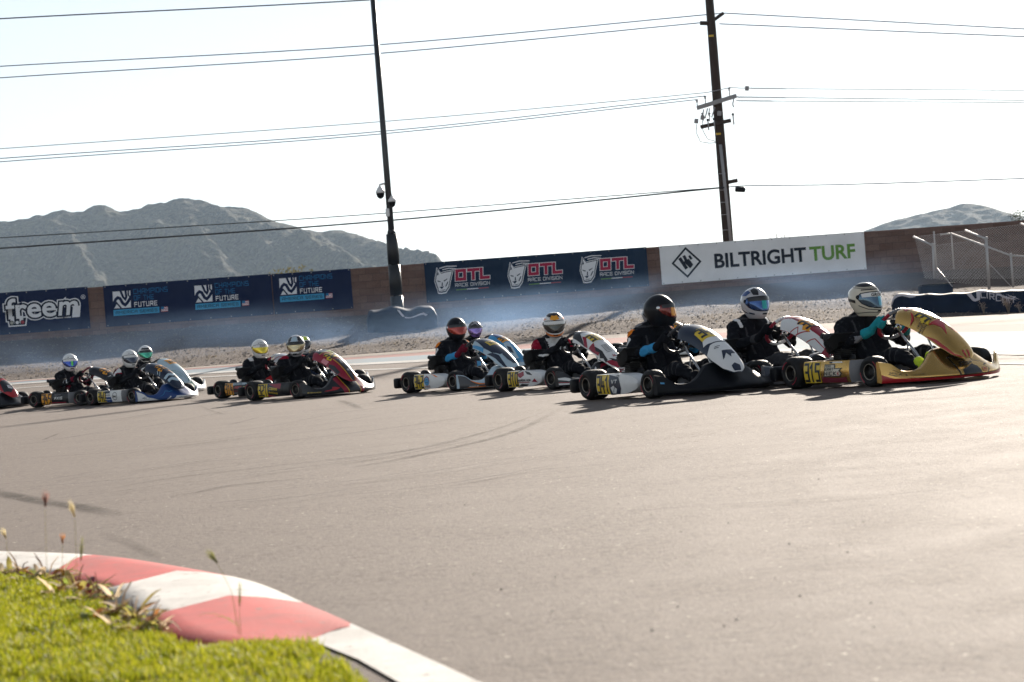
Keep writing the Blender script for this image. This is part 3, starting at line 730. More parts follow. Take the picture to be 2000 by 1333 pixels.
def make_rim(rr, w):
    mb = MB(); hw = w/2; T = Matrix.Rotation(-math.pi/2, 4, 'X')
    for s_ in (-1, 1):
        mb.lathe([(rr-.001, s_*hw*.80), (rr+.003, s_*hw*.93), (rr-.001, s_*hw*.97), (rr-.005, s_*hw*.93)], MAT_LIP, T, 36)
        mb.lathe([(rr-.010, s_*hw*.93), (rr-.014, s_*hw*.5), (rr-.024, s_*hw*.36), (.034, s_*hw*.30), (.030, s_*hw*.55), (.020, s_*hw*.58), (.0, s_*hw*.58)], MAT_RIM, T, 36)
        for k in range(3):
            a = k*2.094 + .4; mb.lathe([(0, s_*hw*.52), (.008, s_*hw*.52), (.009, s_*hw*.3)], MAT_MATT, T @ Matrix.Translation((.047*math.cos(a), .047*math.sin(a), 0)), 8)
    mb.lathe([(rr-.014, -hw*.5), (rr-.014, hw*.5)], MAT_RIM, T, 30)
    return mesh_only(mb, "rim")
TYRE_R, TYRE_F = make_tyre(.140, .210, .066), make_tyre(.128, .135, .066)
RIM_R, RIM_F = make_rim(.066, .21), make_rim(.066, .135)
def frame_mesh():
    mb = MB(); r = .015; z = .055
    mt = M("frame_paint_dark", (.03,.03,.035), rough=.35, coat=.4)
    for s_ in (-1, 1):
        mb.tube([(-.12, s_*.30, z+.02), (.0, s_*.32, z), (.45, s_*.34, z), (.78, s_*.33, z), (.92, s_*.38, z+.02), (1.0, s_*.42, z+.05)], r, mt)
        mb.tube([(.80, s_*.30, z), (1.0, s_*.22, z), (1.18, s_*.20, z+.01), (1.24, s_*.10, z+.02), (1.24, 0, z+.02)], r, mt)
        mb.tube([(.16, s_*.34, z), (.20, s_*.50, z+.01), (.80, s_*.50, z+.01), (.84, s_*.34, z)], .011, MAT_STEEL)
        mb.tube([(1.0, s_*.42, .115), (1.0, s_*.50, .128)], .02, MAT_ALU); mb.tube([(1.0, s_*.42, .06), (1.0, s_*.42, .17)], .012, MAT_STEEL)
        mb.tube([(1.0, s_*.42, .10), (1.06, s_*.06, .12)], .008, MAT_STEEL)
        mb.tube([(1.20, s_*.18, z+.02), (1.30, s_*.20, .12), (1.28, s_*.16, .20), (1.25, 0, .21)], .010, MAT_STEEL)
    for x in (-.06, .50, .84): mb.tube([(x, -.33, z), (x, .33, z)], r, mt)
    mb.box((.86, 0, .038), (.72, .58, .006), MAT_ALU)
    for s_ in (-1, 1): mb.tube([(-.10, s_*.28, z+.02), (-.20, s_*.27, .10), (-.24, s_*.20, .13)], .012, MAT_STEEL)
    return mesh_only(mb, "frame")
def seat_mesh():
    mb = MB()
    path = [(.66,.105), (.55,.065), (.42,.052), (.30,.075), (.20,.16), (.13,.28), (.085,.40), (.065,.48)]
    def P(u, v):
        x, z = smooth_pl([(i/7, p[0]) for i, p in enumerate(path)], v), smooth_pl([(i/7, p[1]) for i, p in enumerate(path)], v)
        hw = .185 + .015*v; wall = .13*math.sin(math.pi*min(1, max(0, v))**.8)*.9 + .02
        t = abs(u)**2.6
        d = Vector((.9, 0, .45)) if v > .55 else Vector((.35, 0, .9))
        return Vector((x, hw*math.sin(u*1.45)/math.sin(1.45), z)) + d.normalized()*wall*t
    us = [-1 + i/10 for i in range(21)]; vs = [i/24 for i in range(25)]
    mb.grid(P, us, vs, MAT_SEAT); P2 = surf(P, (1e-3, 1e-3)); mb.grid(lambda u, v: lift(P2, u, v, -.006), us, vs, MAT_SEAT, flip=True)
    return mesh_only(mb, "seat")
def engine_meshes():
    c = MB(); c.box((.30, -.335, .125), (.19, .15, .13), MAT_MATT, bev=.02); c.lathe([(0,-.09),(.055,-.085),(.062,-.06),(.062,.06),(.055,.085),(0,.09)], MAT_ALU, Matrix.Translation((.30,-.335,.125)) @ Matrix.Rotation(math.pi/2, 4, 'X'), 20)
    c.tube([(.40,-.33,.24),(.46,-.34,.25),(.50,-.38,.22),(.47,-.44,.16),(.34,-.47,.13),(.10,-.46,.15)], [.022,.024,.03,.035,.04,.032], MAT_MATT, 12)
    c.tube([(.205,-.335,.22),(.15,-.33,.23)], .03, MAT_ALU, 12)
    cy = MB()
    for k in range(8): cy.box((.30, -.335, .205 + .0155*k), (.165 + .002*k, .15 + .004*k, .0055), MAT_FIN, bev=.0015)
    cy.box((.30, -.335, .26), (.11, .10, .14), MAT_FIN)
    hd = MB()
    T = Matrix.Rotation(R(-24), 3, 'Y')
    for k in range(10):
        L = .205 if 1 < k < 9 else .17
        hd.box(Vector((.295, -.335, .372)) + T @ Vector((0, 0, -.055 + .0125*k)), (L, .205, .0045), MAT_FIN, rot=T, bev=.0012)
    hd.box((.295, -.335, .375), (.10, .10, .10), MAT_FIN, rot=T)
    hd.tube([(.28,-.335,.44),(.26,-.33,.47),(.20,-.27,.46),(.12,-.2,.36)], .007, MAT_BLACK, 6)
    return mesh_only(c, "engine"), mesh_only(cy, "cylinder_fins"), mesh_only(hd, "head_fins")
def misc_meshes():
    d = {}
    a = MB(); a.tube([(0,-.60,.14),(0,.60,.14)], .020, MAT_STEEL, 12); a.lathe([(.0,-.006),(.085,-.006),(.085,.006),(0,.006)], MAT_ALU, Matrix.Translation((0,.22,.14)) @ Matrix.Rotation(math.pi/2, 4, 'X'), 24); d['rear_axle'] = mesh_only(a, "rear_axle")
    a = MB()
    for s_ in (-1, 1): a.box((-.275, s_*.44, .135), (.10, .46, .135), MAT_BLACK, bev=.028)
    a.box((-.262, 0, .150), (.07, .46, .085), MAT_BLACK, bev=.02); d['rear_bumper'] = mesh_only(a, "rear_bumper")
    a = MB(); T = Matrix.Translation((.04,-.395,.155)) @ Matrix.Rotation(math.pi/2, 4, 'X')
    a.lathe([(0,-.028),(.118,-.028),(.128,-.020),(.128,.020),(.118,.028),(0,.028)], MAT_BLACK, T, 32); a.box((.17,-.395,.20),(.20,.05,.07), MAT_BLACK, bev=.012)
    d['chain_guard'] = mesh_only(a, "chain_guard")
    a = MB(); a.box((.0,.0,0),(.22,.24,.13), MAT_GREYPL, bev=.035); a.lathe([(0,.09),(.03,.09),(.03,.06)], MAT_BLACK, Matrix(), 14); o = mesh_only(a, "fuel_tank"); o.transform(Matrix.Translation((.80,0,.125))); d['fuel_tank'] = o
    a = MB(); a.tube([(.64,0,.475),(1.02,0,.10)], .012, MAT_STEEL, 10); a.tube([(.86,-.10,.06),(.78,0,.345)], .008, MAT_STEEL, 8); a.tube([(.86,.10,.06),(.78,0,.345)], .008, MAT_STEEL, 8)
    a.tube([(1.20,.0,.08),(1.02,0,.40),(.86,0,.50)], .008, MAT_STEEL, 8); d['steering_column'] = mesh_only(a, "steering_column")
    for s_ in (-1, 1):
        a = MB(); a.tube([(1.18,s_*.15,.06),(1.24,s_*.16,.14),(1.25,s_*.16,.22)], .007, MAT_STEEL, 8); a.tube([(1.25,s_*.12,.20),(1.25,s_*.20,.20)], .009, MAT_ALU, 8); d['pedal%d' % s_] = mesh_only(a, "pedal")
    a = MB(); a.box((.10,-.25,.40),(.20,.11,.12), MAT_BLACK, bev=.03); a.tube([(.0,-.25,.42),(-.06,-.25,.44)], .028, MAT_BLACK, 12); d['airbox'] = mesh_only(a, "airbox")
    a = MB(); a.tube([(.02,-.40,.14),(-.08,-.34,.16),(-.14,-.20,.17),(-.14,.05,.17)], [.03,.045,.05,.05], MAT_MATT, 14); d['exhaust'] = mesh_only(a, "exhaust")
    return d
SW_C = Vector((.63, 0, .495)); SW_T = Vector((.62, 0, .785)).normalized(); SW_N = Vector((-.785, 0, .62)).normalized(); SW_R = .158
def wheel_rim_pt(a): return SW_C + Vector((0, 1, 0))*SW_R*math.cos(a) + SW_T*SW_R*math.sin(a)*(1.0 if math.sin(a) > -.55 else .9)
def steering_mesh(grip, top):
    mb = MB(); n = 40
    for k in range(n):
        a0, a1 = 2*math.pi*k/n, 2*math.pi*(k+1)/n; mid = math.sin((a0+a1)/2)
        mb.tube([wheel_rim_pt(a0), wheel_rim_pt((a0+a1)/2), wheel_rim_pt(a1)], .0165, top if (mid > .72 or mid < -.8) else grip, 10)
    hub = SW_C - SW_N*.03
    for a in (R(8), R(172), R(270)): mb.tube([hub, wheel_rim_pt(a)], .010, MAT_MATT, 8)
    mb.box(SW_C + SW_N*.004 + SW_T*.02, (.03, .09, .055), MAT_BLACK, rot=Matrix.Rotation(R(-38), 3, 'Y'), bev=.006)
    mb.lathe([(0,-.03),(.03,-.03),(.03,.02),(0,.02)], MAT_STEEL, Matrix.Translation(hub) @ SW_N.to_track_quat('Z', 'Y').to_matrix().to_4x4(), 16)
    return mesh_only(mb, "steering_wheel")
FRAME, SEAT, (ENG, CYL, HEAD), MISC = frame_mesh(), seat_mesh(), engine_meshes(), misc_meshes()

# nose fairing, front panel and side pods are parametric surfaces so that stickers can be laid on them
NOSE_TOP = [(-1,.205),(-.90,.185),(-.80,.125),(-.68,.115),(-.56,.135),(-.44,.185),(-.32,.245),(-.22,.272),(0,.285),(.22,.272),(.32,.245),(.44,.185),(.56,.135),(.68,.115),(.80,.125),(.90,.185),(1,.205)]
NOSE_W = .635
def nose_P(t, v):
    zt_ = smooth_pl(NOSE_TOP, t); a = abs(t)
    xf = 1.185 + .355*(1 - a**2.1)
    lean = .03 + .17*(1 - sstep(.15, .62, a)) + .05*(1-sstep(.5,.8,a))
    if v < .28: k = v/.28; z = .032 + .036*k; x = xf - .012*(1-k)**2 + .002*math.sin(math.pi*k)
    else:
        k = (v-.28)/.72; z = .068 + (zt_-.068)*k; x = xf - lean*(k**1.35) - .022*math.sin(math.pi*k)*(1-sstep(.2,.5,a))
    return Vector((x, NOSE_W*t, z))
surf(nose_P, (4e-3, 4e-3))
def nose_back(t, v):
    p = nose_P(t, 1.0); a = abs(t); xb = p.x - .035 - .03*(1-a)
    if v < .15: k = v/.15; return Vector((p.x + (xb-p.x)*k, p.y, p.z + .004*math.sin(math.pi*k)))
    k = (v-.15)/.85; return Vector((xb - .0*k + (.04 if a < .9 else 0)*k, p.y, p.z + (.036-p.z)*k))
SP_X = [(0,1.525),(.10,1.487),(.25,1.40),(.42,1.27),(.60,1.105),(.78,.93),(.90,.81),(1,.735)]
SP_Z = [(0,.185),(.10,.250),(.25,.352),(.42,.455),(.60,.545),(.78,.608),(.90,.628),(1,.610)]
PN_W = [(0,.045),(.04,.085),(.12,.118),(.25,.132),(.45,.132),(.65,.138),(.85,.150),(.94,.138),(1,.085)]
PN_D = [(0,.015),(.12,.050),(.30,.105),(.55,.125),(.80,.120),(.92,.115),(1,.07)]
def panel_P(u, v):
    x, z = smooth_pl(SP_X, v), smooth_pl(SP_Z, v)
    dx, dz = smooth_pl(SP_X, min(1, v+.02)) - smooth_pl(SP_X, max(0, v-.02)), smooth_pl(SP_Z, min(1, v+.02)) - smooth_pl(SP_Z, max(0, v-.02))
    L = math.hypot(dx, dz); nx, nz_ = dz/L, -dx/L            # outward (forward-up)
    w, d = smooth_pl(PN_W, v), smooth_pl(PN_D, v)
    a = abs(u); dr = d*(.25*a*a + .75*a**3.2) ; y = w*math.sin(u*1.25)/math.sin(1.25)
    return Vector((x - nx*dr, y, z - nz_*dr))
surf(panel_P, (5e-3, 4e-3))
POD_X0, POD_X1, POD_Z0, POD_Z1 = .165, .852, .048, .232
def pod_P(x, z, round_end):
    zc = (z - .14)/.092
    if round_end:                                  # the D-shaped end is cut by the outline in elevation
        k = max(0, (x - .56)/.235); lim = math.sqrt(max(0, 1 - k*k)); zc2 = zc*lim; z = .14 + zc2*.092; inw = .055*sstep(0, 1, k)**2
    else:
        k = max(0, (x - .72)/.135); inw = .17*(1 - math.sqrt(max(0, 1 - k*k)))
    return Vector((x, -(.655 - .016*zc*zc - inw), z))
def pod_surf(round_end): return surf(lambda x, z: pod_P(x, z, round_end), (3e-3, 3e-3))

def number_on(mb, P, num, org, h, w, wd, sx, sy, mat, off, shear=0.0):
    """tall narrow race number, org = centre"""
    n = len(num); each = w/n*.80; pitch = w/n; vs, fs = [], []
    for i, c in enumerate(num):
        x0 = -w/2 + pitch*i + (pitch-each)/2
        for j, pts in enumerate(GLY[c]):
            pp = [(x0 + (a/4 if c != '1' else (a/4 - .05))*each*.78 + each*.11, -h/2 + wd*.55 + d/6*(h - wd*1.1)) for a, d in pts]
            v2, f2 = thick(pp, wd, .0004*j); o = len(vs); vs += [(a + b_*shear, b_, c_) for a, b_, c_ in v2]; fs += [tuple(o+k for k in f) for f in f2]
    mb.text2(P, (vs, fs), mat, org, sx, sy, off, 0, .018)
def make_nose(parent, cfg):
    mb = MB(); base = cfg['nose']; m0 = base if not isinstance(base, str) else paint(base)
    ts = [-1 + i/36 for i in range(73)]; vs = [i/16 for i in range(17)]
    mb.grid(nose_P, ts, vs, m0); mb.grid(nose_back, ts, [0,.05,.1,.15,.35,.55,.75,1], m0)
    mb.grid(lambda t, k: nose_P(t, 0).lerp(nose_back(t, 1), k), ts, [0, .5, 1], MAT_BLACK, flip=True)
    for t, fl in ((-1, False), (1, True)):
        ring = [nose_P(t, v) for v in vs] + [nose_back(t, v) for v in (.15,.35,.55,.75,1)]
        mb.add(ring, [tuple(range(len(ring)))], m0, False, fl)
    for item in cfg.get('nose_art', []): art(mb, nose_P, item, (.05, .12), 1/NOSE_W, 1/.24)
    return mb.build("nose_fairing", parent)
def make_panel(parent, cfg):
    mb = MB(); base = cfg['panel']; m0 = base if not isinstance(base, str) else paint(base)
    us = [-1 + i/12 for i in range(25)]; vs = [i/40 for i in range(41)]
    mb.grid(panel_P, us, vs, m0); mb.grid(lambda u, v: lift(panel_P, u, v, -.006), us, vs, MAT_BLACK, flip=True)
    edge = [(-1, v) for v in vs] + [(u, 1) for u in us[1:]] + [(1, v) for v in reversed(vs[:-1])] + [(u, 0) for u in reversed(us[1:-1])]
    n = len(edge); pts = [panel_P(*e) for e in edge] + [lift(panel_P, e[0], e[1], -.006) for e in edge]
    mb.add(pts, [(i, (i+1) % n, n+(i+1) % n, n+i) for i in range(n)], m0)
    for item in cfg.get('panel_art', []): art(mb, panel_P, item, (.12, .03), 1/.19, 1/.90)
    return mb.build("front_panel", parent)
def make_pod(parent, cfg, side):
    mb = MB(); base = cfg['pod']; m0 = base if not isinstance(base, str) else paint(base); rnd = cfg.get('round_pod', False); P = pod_surf(rnd)
    xa, xe = (.56, .794) if rnd else (.72, .8545); POD_X1 = xe
    xs = [POD_X0 + (xa-POD_X0)*i/14 for i in range(15)] + [xa + (xe-xa)*math.sin(math.pi/2*i/12) for i in range(1, 13)]
    zs = [POD_Z0 + (POD_Z1-POD_Z0)*i/8 for i in range(9)]
    endm = MAT_GREYPL if cfg.get('grey_end', False) else m0
    mb.grid(P, [x for x in xs if x <= .785] , zs, m0); mb.grid(P, [[x for x in xs if x <= .785][-1]] + [x for x in xs if x > .785], zs, endm)
    def inner(x, z): p = P(x, z); return Vector((p.x, max(-.47, p.y + .10) if x > .7 else -.47, p.z))
    mb.grid(inner, xs, zs, m0, flip=True)
    for z, fl in ((POD_Z1, True), (POD_Z0, False)): mb.grid(lambda x, k: P(x, z).lerp(inner(x, z), k), xs, [0, .15, 1], m0, flip=fl)
    ring = [P(POD_X0, z) for z in zs] + [inner(POD_X0, z) for z in reversed(zs)]; mb.add(ring, [tuple(range(len(ring)))], m0, False)
    ring = [P(POD_X1, z) for z in zs] + [inner(POD_X1, z) for z in reversed(zs)]; mb.add(ring, [tuple(reversed(range(len(ring))))], endm, False)
    if side < 0:
        for item in cfg.get('pod_art', []): art(mb, P, item, (.06, .06), 1, 1)
    else:
        mb.v = [(x, -y, z) for x, y, z in mb.v]; mb.f = [tuple(reversed(f)) for f in mb.f]
    return mb.build("side_pod", parent)
PV = [(0,0),(.40,.33),(.66,.51),(.86,.72),(.95,.92),(1,1)]
def art(mb, P, item, res, kx, ky):
    if P is panel_P:
        item = list(item)
        if item[0] == 'poly': item[2] = [(a, pl(PV, b)) for a, b in item[2]]
        elif item[0] == 'line': item[2] = [(a, pl(PV, b/.9)*.9) for a, b in item[2]]
        else: item[4] = pl(PV, item[4])
    return art_(mb, P, item, res, kx, ky)
def art_(mb, P, item, res, kx, ky):
    """one sticker: ('poly', colour, outline, layer) / ('txt'|'type', colour, words, x, y, h, w, layer[, angle]) / ('num', colour, digits, x, y, h, w, wd, layer) / ('line', colour, pts, width, layer)"""
    k = item[0]; mat = ink(item[1]) if isinstance(item[1], str) else item[1]
    if k == 'poly': mb.poly(P, item[2], mat, .0016*item[3] + .0008, res)
    elif k == 'line':
        v2, f2 = thick(item[2], item[3])
        mb.text2(P, (v2, f2), mat, (0, 0), kx, ky, .0016*item[4] + .0012, 0, .018)
    elif k in ('txt', 'type'):
        g, W = (strokes(item[2], item[5], .75, .20, .12) if k == 'txt' else typeset(item[2], item[5], bold=.03, shear=.15)); s = item[6]/W
        mb.text2(P, ([(a*s - item[6]/2, b - item[5]/2, c) for a, b, c in g[0]], g[1]), mat, (item[3], item[4]), kx, ky, .0016*item[7] + .0012, item[8] if len(item) > 8 else 0, .018)
    elif k == 'num':
        number_on(mb, P, item[2], (item[3], item[4]), item[5], item[6], item[7], kx, ky, mat, .0016*item[8] + .0008)
def build_kart(cfg):
    th = R(cfg['head']); lf = Vector((math.cos(th), math.sin(th), 0)); fw = Vector((math.sin(th), -math.cos(th), 0))
    if 'at' in cfg: X, Y = cfg['at']
    else:
        c = at_z(*cfg['rear']); o = c + lf*.575; X, Y = o.x, o.y
    root = empty("racing_kart", (X, Y, zt(X, Y)), math.atan2(fw.y, fw.x))
    slope = math.atan2(zt(X + fw.x, Y + fw.y) - zt(X, Y), 1.0); root.rotation_euler = (0, -slope, math.atan2(fw.y, fw.x))
    tag(root, cfg['label'], "kart", "racing karts running through the corner")
    for i, hb in enumerate(HUBS):
        w = link("wheel", TYRE_R if i < 2 else TYRE_F, root, hb); w.rotation_euler = (0, cfg.get('spin', 0) + i*.9, R(cfg.get('steer', 4)) if i > 1 else 0)
        link("rim", RIM_R if i < 2 else RIM_F, w)
    link("frame", FRAME, root); link("seat", SEAT, root)
    e = link("engine", ENG, root); link("cylinder_fins", CYL, e); link("head_fins", HEAD, e)
    for k, me in MISC.items(): link(me.name.split('.')[0], me, root)
    key = (cfg.get('grip', 'darkgrey'), cfg.get('grip_top', 'darkgrey'))
    if key not in STEER: STEER[key] = steering_mesh(M("grip_" + key[0], PALETTE[key[0]], rough=.6), M("gript_" + key[1], PALETTE[key[1]], rough=.4))
    link("steering_wheel", STEER[key], root)
    make_nose(root, cfg); make_panel(root, cfg); make_pod(root, cfg, -1); make_pod(root, cfg, 1)
    return root
STEER = {}

# ------------------------------------------------------------------ drivers
def capsules_to_mesh(caps, voxel, smooth_it, name):
    mb = MB(); d = MAT_BLACK
    for a, ra, b, rb in caps:
        a, b = Vector(a), Vector(b); t = b - a; L = t.length; q = t.to_track_quat('Z', 'Y').to_matrix().to_4x4() if L > 1e-6 else Matrix()
        prof = [(ra*math.cos(x), ra*math.sin(x)) for x in [-math.pi/2 + math.pi/2*i/5 for i in range(6)]] + [(rb*math.cos(x), L + rb*math.sin(x)) for x in [math.pi/2*i/5 for i in range(6)]]
        prof[0] = (1e-4, prof[0][1]); prof[-1] = (1e-4, prof[-1][1])
        o = len(mb.v); mb.lathe(prof, d, Matrix.Translation(a) @ q, 14)
        k = len(prof); mb.f.append(tuple(o + j*k for j in reversed(range(14)))); mb.f.append(tuple(o + j*k + k-1 for j in range(14))); mb.m += [d, d]; mb.sm += [True, True]
    o = mb.build(name)
    r = o.modifiers.new("r", 'REMESH'); r.mode = 'VOXEL'; r.voxel_size = voxel; r.use_smooth_shade = True
    s = o.modifiers.new("s", 'SMOOTH'); s.iterations = smooth_it; s.factor = .5
    dg = bpy.context.evaluated_depsgraph_get(); me = bpy.data.meshes.new_from_object(o.evaluated_get(dg)); me.name = name
    bpy.data.objects.remove(o); return me
SH = Vector((.15, .190, .505)); EL = Vector((.315, .345, .345)); WR = Vector((.535, .195, .455))
HIP = Vector((.40, .095, .125)); KN = Vector((.80, .170, .245)); AN = Vector((1.155, .185, .125))
def body_mesh(dz):
    up = Vector((0, 0, dz)); caps = []
    def m(v, s): return Vector((v.x, v.y*s, v.z))
    for s in (-1, 1):
        caps += [(m(HIP, s), .105, m(Vector((.235, .075, .34)), s) + up*.5, .115), (m(Vector((.235, .075, .34)), s) + up*.5, .115, m(Vector((.165, .085, .475)), s) + up, .105),
                 (m(Vector((.165, .06, .50)), s) + up, .095, m(SH, s) + up, .072), (m(SH, s) + up, .070, m(EL, s) + up*.6, .052), (m(EL, s) + up*.6, .053, m(WR, s), .036),
                 (m(HIP, s), .100, m(KN, s), .068), (m(KN, s), .068, m(Vector((.93, .18, .215)), s), .062), (m(Vector((.93, .18, .215)), s), .062, m(AN, s), .042)]
    for s in (-1, 1): caps.append((m(Vector((.175, .02, .585)), s) + up, .062, m(Vector((.155, .15, .525)), s) + up, .066))
    caps += [(Vector((.15, 0, .50)) + up, .09, Vector((.185, 0, .60)) + up, .066), (Vector((.18, 0, .58)) + up, .070, Vector((.205, 0, .66)) + up, .064), (Vector((.215, 0, .72)) + up, .095, Vector((.225, 0, .75)) + up, .095)]
    me = capsules_to_mesh(caps, .011, 3, "person")
    for v in me.vertices:                      # creases of the suit
        p = v.co; k = .0055*noise.noise(Vector((p.x*22, p.y*16, p.z*26))) + .004*noise.noise(Vector((p.x*9, p.y*40, p.z*9)))
        if p.z < .64 + dz: v.co = p + v.normal*k*2.0
    return me
def glove_mesh(s):
    c = wheel_rim_pt(R(10) if s > 0 else R(170)); out = Vector((0, s, 0)); n, t = SW_N, SW_T; caps = []
    wr = Vector((WR.x, WR.y*s, WR.z)); palm = c + out*.020 + n*.030
    el = Vector((EL.x, EL.y*s, EL.z)); back = (el - wr).normalized()
    caps += [(wr + back*.055, .047, wr - back*.005, .040), (wr, .036, palm - t*.012, .026), (wr, .034, palm + t*.020, .024), (palm - t*.026, .020, palm + t*.032, .021)]
    for i, (o_, L) in enumerate(((.033, .95), (.012, 1.05), (-.009, 1.0), (-.029, .85))):
        b = c + t*o_
        p = [b + out*.030 + n*.016, b + out*.030*L - n*.016, b + out*.004 - n*.034*L, b - out*.022*L - n*.018, b - out*.020 + n*.004]
        for j in range(4): caps.append((p[j], .0112 - .0006*j, p[j+1], .0106 - .0006*j))
    b = c + t*.030
    caps += [(palm + t*.016, .016, b + n*.026 + out*.004, .0125), (b + n*.026 + out*.004, .0125, b + t*.026 + n*.022 - out*.010, .0105)]
    return capsules_to_mesh(caps, .0052, 2, "glove")
def boot_mesh(s):
    a = Vector((AN.x, AN.y*s, AN.z)); caps = [(a + Vector((-.03,0,.05)), .047, a, .045), (a + Vector((.005,0,-.03)), .038, a + Vector((.035,0,-.045)), .032), (a, .042, a + Vector((.055,0,.04)), .036), (a + Vector((.01,0,-.04)), .034, a + Vector((.085,0,.065)), .030), (a + Vector((.085,0,.065)), .032, a + Vector((.095,0,.11)), .026)]
    return capsules_to_mesh(caps, .008, 2, "boot")
BODY = {0.0: body_mesh(0.0), .05: body_mesh(.05)}
GLOVE = {s: glove_mesh(s) for s in (-1, 1)}; BOOT = {s: boot_mesh(s) for s in (-1, 1)}
def repaint(me, mats, fn):
    me = me.copy(); me.materials.clear()
    for m_ in mats: me.materials.append(m_)
    me.polygons.foreach_set("material_index", [fn(p.center) for p in me.polygons]); me.polygons.foreach_set("use_smooth", [True]*len(me.polygons)); me.update(); return me
# helmet as a surface of (azimuth, elevation) in degrees, 0 azimuth = straight ahead
def helmet_P(u, v, tail=0.0):
    a, e = R(u), R(v); cu, su, ce, se = math.cos(a), math.sin(a), math.cos(e), math.sin(e)
    ax, ay, az = .146, .130, (.152 if v > 0 else .168)
    x, y, z = ax*ce*cu, ay*ce*su, az*se
    if v < 12:
        k = sstep(-12, 48, -v); f = max(0, cu)
        x += .046*f**2*k; y *= 1 + .10*f*k - .10*k
        if cu < 0: x += .026*k*(-cu)
    b = max(0, -cu)**3*math.exp(-((v-24)/17)**2); x -= (.003 + tail*.8)*b; z += tail*.45*b
    fr = max(0, cu)**4*math.exp(-((v-28)/14)**2); x += .006*fr
    return Vector((x, y, z))
def helmet_surf(tail=0.0): return surf(lambda u, v: helmet_P(u, v, tail), (1.5, 1.5))
VIS = [(-78,14),(-70,21),(-40,25),(0,26.5),(40,25),(70,21),(78,14),(79,2),(66,-9),(44,-18),(20,-21.5),(0,-22),(-20,-21.5),(-44,-18),(-66,-9),(-79,2)]
def make_helmet(parent, cfg, pos, yaw, pitch=0.0, roll=0.0):
    mb = MB(); P = helmet_surf(cfg.get('tail', 0.0)); hm = M("helmet_" + cfg['helmet'], PALETTE[cfg['helmet']], rough=.22 if cfg['helmet'] != 'black' else .42, coat=.6 if cfg['helmet'] != 'black' else .12, spec=.4 if cfg['helmet'] != 'black' else .2, var=.05, vscale=6)
    us = [-180 + 7.5*i for i in range(49)]; vs = [-57 + 147*i/30 for i in range(31)]
    mb.grid(P, us, vs, hm); mb.grid(lambda u, v: P(u, v)*.90, us, vs, MAT_BLACK, flip=True); mb.grid(lambda u, k: P(u, -57)*(1-.1*k), us, [0, 1], MAT_BLACK, flip=True)
    gk = [(a*1.05, 2 + (b-2)*1.16) for a, b in VIS]; mb.poly(P, gk, MAT_BLACK, .0008, (9, 9))
    for item in cfg.get('helmet_art', []): art(mb, P, item, (9, 8), 1/.0026, 1/.0027)
    for s in (-1, 1):
        c = P(s*82, 10); nrm = (lift(P, s*82, 10, .01) - c).normalized(); T = Matrix.Translation(c) @ nrm.to_track_quat('Z', 'Y').to_matrix().to_4x4()
        mb.lathe([(0,.007),(.014,.007),(.018,.004),(.019,-.002)], MAT_STEEL if cfg.get('hinge') else MAT_BLACK, T, 16)
    for u in (-28, 28): mb.poly(P, [(u-5,36),(u+5,36),(u+4,40),(u-4,40)], MAT_BLACK, .0022, (6, 6))
    mb.poly(P, [(-15,-37),(15,-37),(12,-31),(-12,-31)], MAT_BLACK, .0022, (6, 6))
    h = mb.build("helmet", parent, pos); h.rotation_euler = (R(roll), R(pitch), R(yaw)); h.scale = (cfg.get('hs', 1.0),)*3
    vm = MB(); vc, vmet, vr = cfg.get('visor', ((.02,.02,.03), .6, .12)); vmat = M("visor_%.2f_%.2f_%.2f" % vc, vc, rough=vr, metal=vmet, coat=.8)
    vm.poly(P, VIS, vmat, .0055, (6, 6))
    gl = cfg.get('visor_glint')
    if gl: vm.poly(P, [(gl[0],-16),(gl[1],-16),(gl[1]+2,19),(gl[0]+2,19)], M("visor_band_%.2f_%.2f_%.2f" % gl[2], gl[2], rough=.15, metal=.7), .0068, (8, 8))
    strip = cfg.get('strip', 'black'); vm.poly(P, [(-66,9),(-30,11),(0,11.5),(30,11),(66,9),(70,20.5),(38,24.8),(0,26.3),(-38,24.8),(-70,20.5)], ink(strip), .0075, (7, 7))
    if 'strip_txt' in cfg: art(vm, P, ('type', cfg['strip_ink'], cfg['strip_txt'], cfg.get('strip_u', 0), 18, .026, cfg.get('strip_w', .12), 5.2), (9, 8), 1/.0026, 1/.0027)
    vm.build("visor", h); return h
def build_driver(kart, cfg):
    dz = cfg.get('tall', 0.0); mats = [cloth(c) for c in cfg.get('suit', ('black', 'black', 'black'))]
    f0 = cfg.get('suit_fn') or (lambda p: 0); mats.append(cloth('darkgrey')); pipe = len(mats) - 1; mats.append(cloth('grey'))
    def fn(p):
        k = f0(p)
        if k: return k
        if (abs(abs(p.y) - .135) < .007 and .30 < p.z < .56) or (.66 < p.x < .90 and int(p.x*55) % 4 == 0 and p.z > .18) or (p.z > .585 + dz and p.z < .60 + dz): return pipe
        if .19 < p.x < .245 and abs(p.y) > .27 and .40 < p.z < .455 and int(p.z*110) % 2 == 0: return pipe + 1
        return 0
    ob = link("person", repaint(BODY[dz], mats, fn)); ob.matrix_world = kart_matrix(kart)
    tag(ob, cfg['driver'], "person", "drivers seated in the karts")
    for s in (-1, 1):
        g = cfg.get('glove', ('black', 'black')); link("glove", repaint(GLOVE[s], [cloth(g[0]), cloth(g[1])], lambda p: 1 if p.x < .535 else 0), ob)
        bt = cfg.get('boot', 'black'); link("boot", repaint(BOOT[s], [cloth(bt)], lambda p: 0), ob)
    th = kart.rotation_euler.z; yaw_world = R(-90 + cfg['look'])      # look = degrees towards photo right from facing the camera plane
    make_helmet(ob, cfg, Vector((.250 + cfg.get('hx', 0), 0, .728 + dz)), math.degrees(yaw_world - th), cfg.get('nod', 4), cfg.get('cant', 0))
    return ob
